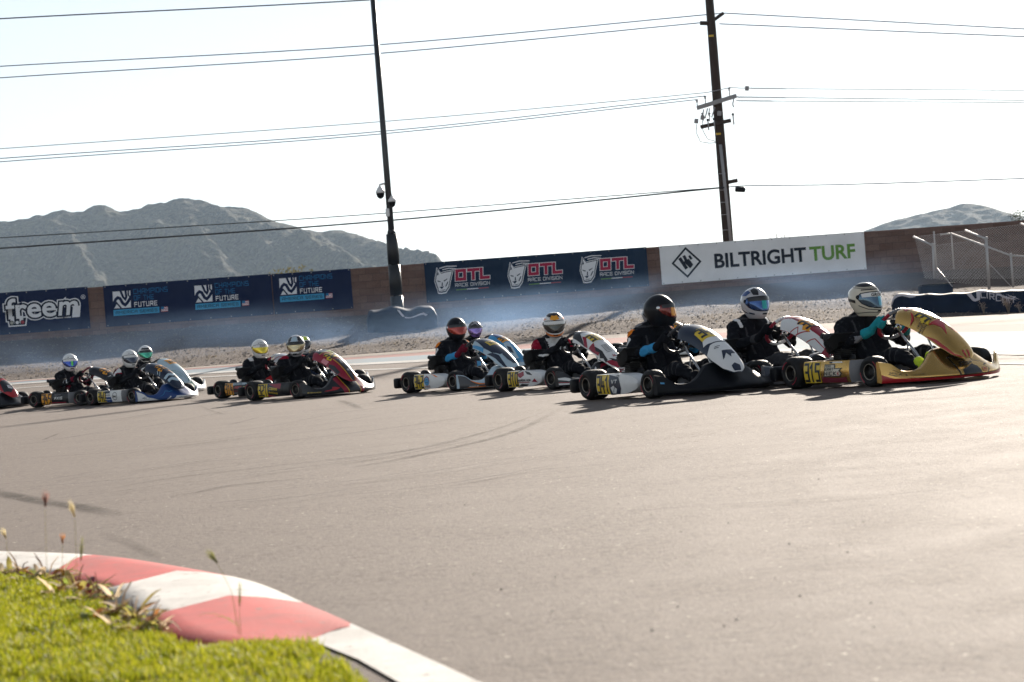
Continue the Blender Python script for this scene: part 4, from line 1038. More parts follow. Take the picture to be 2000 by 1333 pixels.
def kart_matrix(k):
    return Matrix.Translation(k.location) @ k.rotation_euler.to_matrix().to_4x4()

def plate(col): return ('poly', col, [(-.62,.66),(-.30,.70),(.30,.70),(.62,.66),(.70,.73),(.52,.77),(.62,.83),(.30,.86),(0,.85),(-.30,.86),(-.62,.83),(-.50,.77),(-.72,.74)], 2)
def plate_sq(col): return ('poly', col, [(-.55,.68),(.55,.68),(.52,.85),(-.52,.85)], 2)
def pnum(num): return ('num', 'black', num, 0, .765, .135, .23, .024, 3)
def podnum(num, col, x=.30, w=.20): w = .225; x = .172 + w/2; return [('poly', col, [(x-w/2,.052),(x+w/2,.052),(x+w/2,.228),(x-w/2,.228)], 1), ('num', 'black', num, x, .140, .164, w*.97, .0215, 2)]
def flames(col, sgn): return [('poly', col, [(sgn*.98,.80),(sgn*.70,.88),(sgn*.88,.86),(sgn*.60,.93),(sgn*.95,.90)], 1)]
SHOULDER = lambda p: p.z > .50 and .11 < abs(p.y) < .27
KN_ART = lambda x, y, s, L: [('poly', 'black', [(x-.10*s*1.0,y-.055*s),(x+.085*s,y-.055*s),(x+.105*s,y-.03*s),(x+.085*s,y-.005*s),(x+.115*s,y+.012*s),(x+.03*s,y+.012*s),(x+.03*s,y+.06*s),(x-.10*s,y+.055*s)], L)]
# ------------------------------------------------------------------ the field, front to back
KARTS = [
 dict(label="gold kart with red lower edge and black 315 on its side, leading at the right", rear=(1564,759.6), head=29, nose=MAT_GOLD, panel=MAT_GOLD, pod=MAT_GOLD, grey_end=True, grip='crimson', grip_top='grey',
  nose_art=[('poly','red',[(-1,.0),(-.5,.0),(0,.0),(.5,.0),(1,.0),(1,.42),(.9,.28),(.6,.16),(0,.13),(-.6,.16),(-.9,.26),(-1,.45)],1), ('line','black',[(-.99*.6,.47*.24),(-.88*.6,.29*.24),(-.6*.6,.18*.24),(0,.145*.24),(.6*.6,.18*.24),(.88*.6,.29*.24)],.006,2),
   ('poly','black',[(-.17,.18),(.33,.18),(.40,.36),(.33,.46),(.42,.58),(.19,.60),(.18,.78),(-.17,.74)],2), ('poly',MAT_GOLD,[(-.155,.20),(.31,.20),(.375,.36),(.305,.46),(.38,.56),(.17,.58),(.16,.75),(-.155,.71)],3),
   ('txt','black','TEAM',-.05,.65,.020,.085,5), ('txt','black','KART',.02,.50,.026,.14,5), ('poly','black',[(-.12,.20),(.20,.21),(.17,.42),(.10,.48),(-.02,.40),(-.10,.36)],5), ('txt','red','KK',.28,.32,.03,.05,6),
   ('txt','black','iato',-.66,.50,.016,.075,2), ('line','black',[(-.95*.6,.42*.24),(-.82*.6,.42*.24),(-.82*.6,.62*.24),(-.94*.6,.70*.24)],.006,2), ('txt','black','NICK',-.875,.53,.026,.065,3)],
  panel_art=[plate('yellow'), pnum('315'), ('poly','red',[(-.62,.655),(.1,.685),(.2,.60),(-.1,.50),(-.30,.40),(-.36,.38),(-.26,.52),(-.45,.62)],1), ('poly','red',[(.62,.655),(.15,.685),(.25,.60),(.15,.50),(.32,.40),(.38,.38),(.30,.52),(.45,.62)],1),
   ('poly','red',[(-.98,.10),(-.96,.40),(-.99,.62),(-.86,.40),(-.84,.10),(-.5,.015),(-.8,.03)],1), ('poly','red',[(-.25,.012),(-.12,.012),(-.10,.13),(-.24,.12)],1), ('poly','red',[(.12,.012),(.25,.012),(.24,.12),(.10,.13)],1),
   ('poly','red',[(-.97,.82),(-.70,.84),(-.45,.88),(-.55,.85),(-.75,.81)],3), ('poly','red',[(-.5,.90),(.5,.90),(.35,.935),(-.35,.935)],1), ('txt','black','TEAM',-.80,.735,.018,.05,3), ('txt','black','NICK',-.80,.70,.024,.075,3), ('line','black',[(-.965*.19,.672*.9),(-.62*.19,.672*.9)],.005,3)],
  pod_art=podnum('315','yellow') + [('poly','black',[(.435,.10),(.66,.10),(.69,.125),(.665,.152),(.70,.172),(.60,.172),(.60,.205),(.46,.205),(.455,.165)],1), ('poly','cream',[(.447,.108),(.655,.108),(.675,.125),(.648,.152),(.675,.165),(.59,.165),(.59,.198),(.468,.198),(.463,.158)],2),
   ('txt','black','TEAM',.51,.188,.016,.075,4), ('txt','black','KART',.525,.163,.024,.115,4), ('txt','black','NICK',.535,.128,.033,.155,4), ('txt','red','K',.645,.128,.03,.02,4), ('poly','navy',[(.52,.212),(.56,.212),(.56,.226),(.52,.226)],1), ('poly','white',[(.56,.214),(.70,.214),(.69,.225),(.56,.225)],1), ('poly','maroon',[(.41,.052),(.74,.052),(.74,.095),(.62,.088),(.41,.10)],1)],
  driver="driver in plain black suit and turquoise gloves, cream helmet with black lines", look=44, helmet='cream', tail=.02, visor=((.05,.10,.16), .7, .12), visor_glint=(-8,8,(.10,.28,.36)), strip='white', strip_txt='GROUP', strip_ink='black', strip_w=.15, strip_u=-6,
  glove=('teal','teal'), boot='lime', suit=('black','grey','black'), suit_fn=lambda p: 1 if (.44 < p.x < .50 and .25 < abs(p.y) < .30 and p.z < .42) else 0,
  helmet_art=[('poly','black',[(-140,52),(-60,47),(0,50),(60,47),(140,52),(120,66),(0,72),(-120,66)],1), ('line','black',[(-150*.0026,46*.0027),(-60*.0026,41*.0027),(0,44*.0027),(60*.0026,41*.0027),(150*.0026,46*.0027)],.006,1), ('line','black',[(-70*.0026,35*.0027),(0,38*.0027),(70*.0026,35*.0027)],.012,1),
   ('poly','black',[(-172,2),(-120,4),(-92,0),(-92,-9),(-120,-5),(-172,-6)],1), ('poly','black',[(172,2),(120,4),(92,0),(92,-9),(120,-5),(172,-6)],1), ('line','black',[(-160*.0026,-40*.0027),(-90*.0026,-42*.0027),(-45*.0026,-38*.0027),(0,-40*.0027),(45*.0026,-38*.0027),(90*.0026,-42*.0027)],.007,1), ('line','black',[(-80*.0026,-16*.0027),(-50*.0026,-27*.0027),(0,-31*.0027),(50*.0026,-27*.0027),(80*.0026,-16*.0027)],.007,1)]),
 dict(label="kart with plain black nose, white shield on its front panel and yellow 341 plate", rear=(1164,780.7), head=28, nose=MAT_BLACK, panel='navy', pod='white', round_pod=True, steer=2,
  nose_art=[('poly','sky',[(-.96,.62),(-.92,.62),(-.92,.70),(-.96,.70)],1)],
  panel_art=[('poly','white',[(-.7,.005),(.7,.005),(.98,.10),(.98,.42),(.6,.53),(-.6,.53),(-.98,.45),(-.98,.10)],1), ('poly','navy',[(-.40,.02),(.40,.02),(.30,.11),(0,.15),(-.30,.11)],2), ('poly','navy',[(-.55,.22),(-.30,.36),(.30,.36),(.42,.30),(.10,.29),(.0,.24),(-.16,.31),(-.42,.24)],2),
   ('line','navy',[(-.55*.19,.43*.9),(-.35*.19,.42*.9)],.008,2), ('line','navy',[(-.5*.19,.45*.9),(-.2*.19,.45*.9)],.006,2), ('poly','white',[(-.85,.60),(-.45,.55),(.45,.55),(.85,.60),(.70,.67),(-.70,.67)],1), ('poly','yellow',[(-.72,.665),(.72,.665),(.66,.80),(.35,.845),(-.35,.845),(-.66,.80)],2), pnum('341')],
  pod_art=podnum('341','yellow',.285,.20) + [('poly','navy',[(.385,.050),(.56,.050),(.60,.10),(.585,.165),(.56,.205),(.385,.229)],1), ('poly','white',[(.44,.06),(.50,.06),(.53,.10),(.47,.13),(.42,.11)],2), ('txt','white','VT',.485,.165,.035,.09,2), ('line','navy',[(.46,.07),(.52,.15)],.006,3), ('line','white',[(.66,.08),(.64,.15),(.60,.17)],.02,1), ('type','black','OTK',.55,.215,.014,.05,2)],
  driver="driver in black suit with orange shoulder and blue cuffs, plain matt black helmet turned away", look=74, tall=.05, hx=.05, helmet='black', hinge=True, visor=((.16,.012,.012), .5, .12), visor_glint=(-34,30,(.50,.22,.06)), glove=('black','sky'), suit=('black','orange','sky','white'),
  suit_fn=lambda p: 1 if (p.z > .525 and .20 < abs(p.y) < .27 and p.x < .185) else (2 if (p.x > .42 and abs(p.y) > .20 and p.z > .30 and p.x < .60) else (3 if (.20 < p.x < .235 and abs(p.y) > .29) else 0))),
 dict(label="red and white kart with an orange number flash, running just behind the gold kart", at=None, helm=(1470,590,19.6), head=30, nose='grey', panel='crimson', pod='navy', grip='crimson', grip_top='white',
  nose_art=[('poly','white',[(-.6,.30),(.6,.30),(.5,.95),(-.5,.95)],1), ('poly','navy',[(-1,.30),(-.80,.30),(-.80,.92),(-1,.95)],1), ('line','red',[(-.98*.6,.62*.24),(-.82*.6,.80*.24)],.012,2)],
  panel_art=[plate('amber'), pnum('338'), ('poly','white',[(-.99,.26),(-.62,.28),(-.44,.44),(-.50,.64),(-.40,.90),(-.70,.98),(-.99,.97)],1), ('line','red',[(-.98*.19,.60*.9),(-.7*.19,.50*.9),(-.72*.19,.20*.9)],.008,2), ('line','red',[(-.97*.19,.78*.9),(-.6*.19,.66*.9)],.010,1), ('line','red',[(-.97*.19,.86*.9),(-.7*.19,.80*.9),(-.9*.19,.77*.9)],.008,1), ('poly','red',[(-.5,.90),(.5,.90),(.2,.94),(-.2,.94)],1)]
   + [('line','white',[(-.62*.19,(.33+.022*i)*.9),(-.30*.19,(.35+.022*i)*.9)],.005,2) for i in range(7)] + [('txt','white','NCR',-.45,.16,.022,.11,2)],
  driver="driver in charcoal suit, silver and blue helmet with a mirrored blue visor", look=30, tall=.05, helmet='silver', tail=.015, visor=((.015,.06,.20), .8, .12), visor_glint=(-12,10,(.05,.34,.32)), strip='black', glove=('black','darkgrey'), suit=('black','white','darkgrey'), suit_fn=lambda p: 1 if (p.z > .56 and .15 < abs(p.y) < .18) else (2 if p.x > .55 else 0),
  helmet_art=[('poly','black',[(-45,34),(-20,33),(-12,60),(-40,78),(-70,60)],1), ('poly','black',[(45,34),(20,33),(12,60),(40,78),(70,60)],1), ('poly','blue',[(-120,28),(-80,30),(-60,45),(-85,55),(-130,45)],1), ('poly','blue',[(120,28),(80,30),(60,45),(85,55),(130,45)],1), ('line','navy',[(-150*.0026,-10*.0027),(-100*.0026,-25*.0027),(-50*.0026,-34*.0027)],.016,1), ('line','white',[(-140*.0026,20*.0027),(-110*.0026,-12*.0027),(-70*.0026,-30*.0027)],.006,2), ('poly','crimson',[(-178,10),(-150,14),(-140,-20),(-176,-24)],1)]),
 dict(label="dark blue kart with a gold number flash, almost hidden behind the black nosed kart", at=None, engine=(1244,662,36.2), head=33, nose='white', panel='navy', pod='black', panel_art=[plate('amber'), pnum('327'), ('poly','white',[(-.6,.05),(.6,.05),(.7,.35),(-.7,.35)],1), ('poly','yellow',[(-.95,.2),(-.75,.2),(-.72,.4),(-.95,.42)],1), ('poly','white',[(-.3,.88),(.9,.84),(.8,.95),(-.2,.96)],1)],
  nose_art=[('poly','white',[(-.9,.1),(.9,.1),(.9,.4),(-.9,.4)],1)], driver="driver hidden behind the matt black helmet, only grey sleeve showing", look=30, helmet='grey', suit=('grey','navy','black'), glove=('black','black'), hidden=True),
 dict(label="white, red and black kart numbered 310 with a white belly and crimson nose tip", rear=(989,764.8), head=33, nose='black', panel='white', pod='white', round_pod=True,
  nose_art=[('poly','white',[(-1,.60),(-.86,.70),(-.74,.55),(-.55,.30),(-.62,.24),(-.80,.40),(-1,.50)],1), ('poly','white',[(-1,.16),(-.70,.14),(-.48,.06),(-.75,.24),(-1,.30)],1), ('poly','crimson',[(-1,.36),(-.80,.34),(-.60,.18),(-.55,.12),(-.75,.27),(-1,.32)],1), ('poly','crimson',[(-.42,.60),(-.20,.92),(.30,.92),(.42,.60),(.2,.30),(-.2,.30)],1), ('poly','white',[(-.5,.55),(-.38,.95),(-.34,.95),(-.44,.50)],2), ('poly','white',[(.5,.55),(.38,.95),(.34,.95),(.44,.50)],2), ('poly','black',[(-.3,.62),(0,.72),(.3,.62),(.3,.78),(0,.86),(-.3,.78)],3)],
  panel_art=[('poly','crimson',[(-.55,.02),(.55,.02),(.85,.10),(.9,.22),(.45,.19),(0,.14),(-.45,.19),(-.9,.22),(-.85,.10)],1), ('poly','black',[(-.42,.17),(0,.125),(.42,.17),(.60,.24),(.3,.21),(0,.165),(-.3,.21),(-.60,.24)],2), ('poly','black',[(-.97,.20),(-.74,.22),(-.62,.42),(-.72,.62),(-.96,.62),(-.80,.45),(-.96,.36),(-.86,.30)],2), ('poly','crimson',[(-.93,.42),(-.78,.44),(-.86,.54),(-.60,.68),(-.95,.70),(-.97,.60)],3), ('poly','black',[(-.97,.78),(-.5,.90),(.5,.90),(.97,.78),(.8,.98),(-.8,.98)],1), ('poly','crimson',[(-.96,.72),(-.55,.83),(-.62,.87),(-.97,.78)],2), ('poly','yellow',[(-.60,.69),(.60,.69),(.56,.85),(-.56,.85)],2), pnum('310')]
   + [('line','navy',[(-.42*.19,(.36+.03*i)*.9),(.0*.19,(.365+.03*i)*.9)],.006,2) for i in range(7)] + [('type','crimson','36',-.12,.27,.03,.05,2)],
  pod_art=podnum('310','yellow',.275,.19) + [('poly','crimson',[(.38,.20),(.50,.225),(.52,.18),(.44,.15),(.40,.17)],1), ('poly','black',[(.52,.23),(.62,.215),(.68,.18),(.58,.19)],1), ('poly','black',[(.38,.055),(.55,.055),(.60,.075),(.46,.085)],1), ('poly','crimson',[(.66,.10),(.73,.075),(.70,.14)],2), ('type','black','position one',.515,.128,.030,.26,2), ('line','crimson',[(.40,.10),(.62,.10)],.008,1), ('poly','white',[(.66,.17),(.72,.16),(.74,.19),(.68,.21)],2), ('line','black',[(.38,.215),(.46,.235)],.008,2)],
  driver="driver in black suit with white chest panel, white and orange helmet with dark visor", look=3, helmet='white', nod=10, visor=((.012,.012,.014), .3, .12), strip='white', suit=('black','crimson','white'), glove=('black','black'),
  suit_fn=lambda p: 2 if (p.z > .44 and abs(p.y) < .11 and p.x > .20 and p.z < .58) else (1 if (p.z > .46 and abs(p.y) > .20) else (2 if (abs(p.y) > .27 and int(p.z*40) % 3 == 0 and p.z > .36) else 0)),
  helmet_art=[('poly','black',[(-95,50),(-25,44),(25,44),(95,50),(120,66),(0,76),(-120,66)],1), ('poly','amber',[(-30,33),(0,30),(30,33),(24,55),(0,52),(-24,55)],2), ('poly','orange',[(-130,16),(-80,26),(-50,33),(-90,36),(-130,26)],1), ('poly','orange',[(130,16),(80,26),(50,33),(90,36),(130,26)],1), ('poly','orange',[(-100,-22),(-60,-24),(-25,-31),(25,-31),(60,-24),(100,-22),(70,-36),(25,-42),(-25,-42),(-70,-36)],1), ('line','black',[(-95*.0026,-38*.0027),(-30*.0026,-45*.0027),(30*.0026,-45*.0027),(95*.0026,-38*.0027)],.010,2)]),
 dict(label="white kart numbered 342 with pale blue and dark front panel and orange side stripe", rear=(807,768), head=35, nose='pale', panel='pale', pod='white', round_pod=True,
  nose_art=[('poly','darkgrey',[(-1,.02),(-.60,.02),(-.45,.30),(-.70,.55),(-.80,.80),(-.90,.95),(-1,.95)],1), ('poly','orange',[(-.84,.85),(-.80,.85),(-.66,.42),(-.40,.34),(-.2,.30),(-.2,.22),(-.5,.24),(-.72,.34)],2), ('poly','orange',[(-.9,.06),(-.2,.06),(-.25,.13),(-.85,.12)],2), ('txt','white','RACE',-.80,.16,.020,.08,3)],
  panel_art=[('poly','navy',[(-.45,.46),(.30,.46),(.9,.80),(.5,.97),(-.5,.97),(-.80,.80),(-.75,.62)],1), ('poly','sky',[(-.98,.78),(-.80,.80),(-.86,.95),(-.97,.92)],2), ('poly','navy',[(-.70,.05),(-.55,.45),(-.75,.62),(-.95,.70),(-.85,.45),(-.86,.2)],1), ('poly','navy',[(.1,.20),(.5,.20),(.6,.44),(.0,.47),(-.3,.45),(-.2,.3)],1), ('poly','yellow',[(-.45,.74),(.45,.74),(.42,.86),(-.42,.86)],2), ('num','black','342',0,.80,.075,.14,.012,3), ('poly','orange',[(-.6,.04),(-.2,.1),(.2,.1),(.6,.04),(.3,.02),(-.3,.02)],2), ('poly','blue',[(-.3,.03),(.3,.03),(.2,.08),(-.2,.08)],3)],
  pod_art=podnum('342','yellow',.265,.175) + [('poly','sky',circle_pts((.47,.145),.06,.055,18),1), ('line','maroon',[(.41,.15),(.425,.185),(.47,.205),(.515,.185),(.53,.15)],.014,2), ('txt','maroon','SPEED',.475,.078,.024,.12,2), ('line','navy',[(.44,.13),(.50,.13)],.006,2), ('line','navy',[(.45,.16),(.49,.17)],.006,2), ('poly','orange',[(.55,.232),(.63,.226),(.70,.20),(.66,.20),(.60,.222)],1)],
  driver="driver in black suit with orange shoulder, black helmet with a dark red visor", look=22, tall=.05, helmet='black', visor=((.30,.02,.01), .6, .14), visor_glint=(52,72,(.65,.14,.03)), hinge=True, glove=('maroon','sky'), suit=('black','orange','sky','white'),
  suit_fn=lambda p: 1 if (p.z > .525 and .20 < abs(p.y) < .27 and p.x < .185) else (2 if (p.x > .42 and abs(p.y) > .20 and p.z > .30 and p.x < .60) else (3 if (.20 < p.x < .235 and abs(p.y) > .29) else 0)),
  helmet_art=[('txt','grey','SPARCO',10,33,.012,.07,1)]),
 dict(label="light blue kart with an orange number plate, running beyond kart 342", at=None, helm=(926,660,36.0), head=37, nose='sky', panel='sky', pod='blue', nose_art=[('poly','pale',[(-.7,.15),(.7,.15),(.6,.5),(-.6,.5)],1)],
  panel_art=[('poly','amber',[(-.62,.66),(.62,.66),(.6,.83),(-.6,.83)],2), pnum('349'), ('poly','pale',[(-.85,.05),(-.3,.04),(-.1,.6),(-.6,.64),(-.95,.4)],1), ('poly','blue',[(-.5,.86),(.5,.86),(.3,.97),(-.3,.97)],1), ('poly','navy',[(-.75,.3),(-.5,.2),(-.35,.4),(-.6,.5)],2)],
  driver="driver with a grey patterned helmet and purple visor, mostly behind the red visored driver", look=12, helmet='darkgrey', visor=((.22,.14,.42), .8, .12), strip='darkgrey', suit=('black','white','blue'), glove=('black','black'), helmet_art=[('line','silver',[(-40*.0026,40*.0027),(20*.0026,62*.0027)],.02,1), ('line','silver',[(20*.0026,36*.0027),(-30*.0026,66*.0027)],.02,2), ('poly','purple',[(-60,-26),(60,-26),(40,-44),(-40,-44)],1)]),
 dict(label="black and red kart numbered 321 with yellow pinstripes down its nose", rear=(501,783), head=42, nose='black', panel='crimson', pod='black', round_pod=False,
  nose_art=[('poly','crimson',[(-.26,.02),(.26,.02),(.34,.95),(-.34,.95)],1), ('line','yellow',[(-.16*.6,.02*.24),(-.20*.6,.95*.24)],.010,3), ('line','yellow',[(.16*.6,.02*.24),(.20*.6,.95*.24)],.010,3), ('poly','black',[(-.14,.02),(.14,.02),(.18,.95),(-.18,.95)],2), ('poly','red',[(-.66,.32),(-.42,.36),(-.32,.44),(-.46,.66),(-.5,.5),(-.62,.46)],1), ('txt','yellow','CBR90',-.82,.30,.022,.13,1), ('poly','crimson',[(.60,.5),(.74,.6),(.70,.9),(.62,.8)],1)],
  panel_art=[('poly','black',[(-.22,.02),(.22,.02),(.28,.66),(-.28,.66)],2), ('line','yellow',[(-.30*.19,.02*.9),(-.40*.19,.66*.9)],.010,3), ('line','yellow',[(.30*.19,.02*.9),(.40*.19,.66*.9)],.010,3), plate('yellow'), pnum('321'), ('poly','black',[(-.97,.30),(-.75,.28),(-.72,.50),(-.85,.66),(-.97,.64)],1), ('poly','black',[(-.6,.88),(.6,.88),(.4,.98),(-.4,.98)],1), ('line','yellow',[(-.6*.19,.88*.9),(.6*.19,.88*.9)],.008,2), ('poly','pink',[(-.97,.70),(-.74,.68),(-.72,.80),(-.96,.82)],1), ('line','white',[(-.10*.19,.50*.9),(.02*.19,.60*.9)],.007,4), ('line','white',[(-.02*.19,.48*.9),(.10*.19,.60*.9)],.007,4), ('type','white','CR',0,.28,.03,.05,4)],
  pod_art=podnum('321','yellow',.275,.19) + [('poly','crimson',[(.42,.225),(.72,.222),(.70,.15),(.60,.165)],1), ('poly','navy',[(.39,.22),(.44,.22),(.62,.16),(.40,.12)],1), ('type','yellow','CBR90',.53,.155,.032,.20,2,-.1), ('txt','yellow','RACING',.53,.10,.022,.20,2,-.1), ('poly','crimson',[(.38,.05),(.60,.05),(.40,.075)],1)],
  driver="driver in black suit facing the camera, silver and black helmet with a gold visor", look=-4, helmet='silver', nod=8, visor=((.42,.34,.20), .8, .12), strip='black', suit=('black','crimson','black'), glove=('black','black'), suit_fn=lambda p: 1 if (p.z > .555 and abs(p.y) > .12) else 0,
  helmet_art=[('poly','black',[(-80,28),(-32,30),(-30,60),(-90,66)],1), ('poly','black',[(80,28),(32,30),(30,60),(90,66)],1), ('poly','pale',[(-26,30),(26,30),(24,62),(-24,62)],1), ('line','black',[(-90*.0026,-28*.0027),(-40*.0026,-38*.0027),(0,-40*.0027),(40*.0026,-38*.0027),(90*.0026,-28*.0027)],.014,1), ('poly','white',[(-30,-24),(30,-24),(26,-30),(-26,-30)],2)]),
 dict(label="kart numbered 314 with a silver and red front panel, black side pod lettered in red", rear=(437,778.5), head=42, nose='silver', panel='silver', pod='black', grip='crimson', grip_top='white',
  nose_art=[('poly','crimson',[(-.6,.2),(.6,.2),(.5,.7),(-.5,.7)],1)], panel_art=[plate('amber'), pnum('314'), ('line','crimson',[(-.97*.19,.86*.9),(-.6*.19,.80*.9),(-.9*.19,.72*.9),(-.7*.19,.62*.9)],.010,1), ('line','crimson',[(-.9*.19,.93*.9),(-.4*.19,.86*.9)],.012,1), ('poly','crimson',[(-.9,.1),(.9,.1),(.9,.5),(-.9,.5)],1)],
  pod_art=podnum('314','amber',.275,.20) + [('poly','pale',[(.39,.195),(.76,.20),(.74,.228),(.39,.228)],1), ('txt','navy','KARTING',.53,.211,.020,.22,2), ('type','red','MRT',.53,.160,.036,.19,2), ('txt','yellow','TIP',.70,.16,.022,.05,2), ('line','maroon',[(.40,.105),(.74,.11)],.016,1), ('line','grey',[(.40,.075),(.70,.08)],.012,1)],
  driver="driver in black suit with white yoke, plain white helmet with a yellow visor", look=26, helmet='white', visor=((.62,.46,.02), .7, .14), strip='white', strip_txt='JOHN', strip_ink='black', strip_w=.10, suit=('black','white','red'), glove=('black','black'), hinge=False, suit_fn=lambda p: 1 if (p.z > .545 and .11 < abs(p.y) < .18) else (2 if (p.z < .30 and p.x > .62 and p.x < .85 and abs(p.y) > .16) else 0),
  helmet_art=[('type','black','Oro',-6,40,.018,.07,1)]),
 dict(label="white kart with dark navy top half of its front panel, beyond kart 321", at=None, helm=(589,662,34.3), head=40, nose='white', panel='navy', pod='navy', nose_art=[('poly','navy',[(-1,.1),(-.8,.1),(-.8,.8),(-1,.8)],1)],
  panel_art=[('poly','white',[(-.8,.02),(.8,.02),(.95,.3),(.5,.52),(-.2,.50),(-.5,.40),(-.95,.28)],1), ('poly','navy',[(-.5,.10),(.1,.14),(.3,.2),(.1,.22),(-.5,.2)],2), ('poly','navy',[(-.9,.2),(-.5,.25),(-.2,.40),(-.6,.48)],2), ('poly','white',[(.1,.52),(.9,.52),(.8,.9),(.3,.9)],1), ('line','sky',[(-.9*.19,.80*.9),(-.5*.19,.74*.9),(-.5*.19,.66*.9)],.006,1), ('line','sky',[(-.7*.19,.56*.9),(-.3*.19,.58*.9),(-.3*.19,.66*.9)],.006,1), ('poly','lime',[(-.35,.80),(.30,.80),(.28,.88),(-.32,.88)],2), ('num','black','352',0,.84,.06,.11,.010,3)],
  driver="driver with a yellow speckled helmet crown, peeping over the silver and black helmet", look=10, helmet='white', tail=.015, visor=((.02,.02,.03), .5, .12), suit=('navy','navy','white'), glove=('navy','navy'), helmet_art=[('poly','lime',[(-120,36),(-40,34),(40,34),(120,36),(120,58),(0,72),(-120,58)],1)]),
 dict(label="blue and white kart numbered 340 with silver waves on its front panel", rear=(187,793.3), head=49, nose='blue', panel='navy', pod='white', grey_end=True,
  nose_art=[('poly','white',[(-1,.03),(-.62,.03),(-.80,.40),(-.88,.75),(-1,.92)],1), ('poly','white',[(-.26,.03),(.90,.03),(1,.05),(1,.32),(.5,.28),(-.18,.32)],1), ('line','white',[(-.44*.6,.04*.24),(-.36*.6,.30*.24)],.018,1), ('txt','navy','HAYNER RACING',.16,.17,.022,.36,2), ('line','black',[(-.885*.6+.04*math.cos(a),.36*.24+.034*math.sin(a)) for a in [i*.5 for i in range(12)]],.006,2), ('type','black','iato',-.885,.36,.020,.05,2), ('line','sky',[(-.6*.6,.5*.24),(-.4*.6,.75*.24),(-.3*.6,.6*.24),(-.2*.6,.6*.24)],.006,1), ('line','pale',[(.42*.6,.5*.24),(.5*.6,.4*.24),(.6*.6,.8*.24)],.008,1), ('poly','white',[(.88,.3),(1,.3),(1,.95),(.92,.95)],1)],
  panel_art=[plate('amber'), pnum('340'), ('poly','pale',[(-.9,.48),(-.3,.52),(.1,.47),(.5,.52),(.3,.44),(.0,.40),(-.4,.44),(-.85,.40)],1), ('poly','pale',[(-.8,.36),(-.2,.37),(.2,.30),(.4,.32),(.2,.22),(-.1,.24),(-.5,.30),(-.85,.28)],1), ('poly','white',[(.05,.03),(.5,.05),(.8,.2),(.6,.34),(.3,.16)],1), ('line','pale',[(-.9*.19,.70*.9),(-.75*.19,.74*.9)],.010,1), ('line','pale',[(-.9*.19,.65*.9),(-.7*.19,.69*.9)],.010,1), ('line','amber',[(.1*.19,.64*.9),(.4*.19,.55*.9)],.012,1)],
  pod_art=podnum('340','yellow',.265,.175) + [('poly','blue',[(.36,.13),(.52,.13),(.54,.05),(.36,.05)],1), ('poly','navy',[(.36,.19),(.49,.19),(.49,.228),(.36,.228)],1), ('txt','black','WKR',.43,.16,.028,.11,1), ('line','black',[(.62+.058*math.cos(a),.14+.062*math.sin(a)) for a in [i*.5 for i in range(13)]],.008,1), ('type','black','iato',.62,.14,.036,.085,2), ('line','white',[(.38,.09),(.50,.09)],.008,2)],
  driver="driver in black suit with a white and red sleeve stripe, white helmet with dark visor", look=32, helmet='white', visor=((.02,.03,.06), .5, .12), strip='white', suit=('black','white','crimson'), glove=('black','black'), suit_fn=lambda p: 1 if (.17 < p.x < .225 and abs(p.y) > .17) or (.62 < p.x < .70 and p.z > .26) else (2 if (.155 < p.x < .24 and abs(p.y) > .17) else 0), helmet_art=[('type','black','SEA',22,36,.016,.05,1), ('poly','black',[(-100,20),(-80,22),(-74,8),(-88,4)],1)]),
 dict(label="pale kart with green edges and an orange number plate, beyond kart 340", at=None, helm=(281,694,37.2), head=44, nose='white', panel='pale', pod='green', nose_art=[('poly','green',[(-.3,.3),(.3,.3),(.3,.9),(-.3,.9)],1)],
  panel_art=[('poly','green',[(.25,.05),(.6,.1),(.6,.9),(.3,.96),(.35,.5)],1), ('poly','amber',[(-.45,.72),(.45,.72),(.42,.88),(-.42,.88)],2), ('num','black','309',0,.80,.09,.15,.014,3), ('line','green',[(-.9*.19,.6*.9),(-.2*.19,.3*.9),(.1*.19,.1*.9)],.006,1), ('line','green',[(-.9*.19,.5*.9),(-.3*.19,.2*.9)],.006,1), ('poly','green',[(-.5,.93),(.5,.93),(.3,.98),(-.3,.98)],1)],
  driver="driver with a black and white helmet and green visor, right behind the white helmeted driver", look=24, helmet='white', visor=((.03,.30,.20), .8, .12), suit=('black','white','green'), glove=('black','white'), helmet_art=[('poly','black',[(-60,33),(60,33),(50,48),(-50,48)],1), ('poly','black',[(-70,-26),(70,-26),(50,-46),(-50,-46)],1)]),
 dict(label="black kart numbered 345 with a jagged orange number flash and white lettered side pod", rear=(75,799.6), head=58, nose='black', panel='black', pod='black', grey_end=True, grip='maroon', grip_top='maroon', nose_art=[('poly','crimson',[(-.6,.1),(.6,.1),(.5,.3),(-.5,.3)],1)],
  panel_art=[plate('amber'), pnum('345'), ('txt','white','AXIS',-.6,.58,.02,.07,1), ('poly','crimson',[(-.97,.5),(-.8,.5),(-.8,.3),(-.97,.3)],1)],
  pod_art=podnum('345','amber',.275,.20) + [('txt','white','AXIS',.56,.145,.045,.17,2), ('txt','grey','RACEWAY',.55,.20,.018,.15,2), ('line','crimson',[(.38,.07),(.72,.07)],.014,1)],
  driver="driver in black suit with white sleeve marks, white helmet with a green and blue visor", look=24, helmet='white', visor=((.02,.06,.32), .8, .12), visor_glint=(-6,8,(.16,.62,.10)), strip='white', suit=('black','white','maroon'), glove=('black','maroon'), suit_fn=lambda p: 1 if (.27 < p.x < .45 and abs(p.y) > .27 and int(p.x*70 + p.z*30) % 3 == 0 and p.z > .38) else (2 if (p.z < .34 and .28 < p.x < .36 and abs(p.y) > .13) else 0), helmet_art=[('poly','black',[(-100,22),(-82,24),(-74,8),(-90,4)],1), ('poly','black',[(-18,-36),(0,-32),(18,-36),(18,-40),(0,-37),(-18,-40)],1)]),
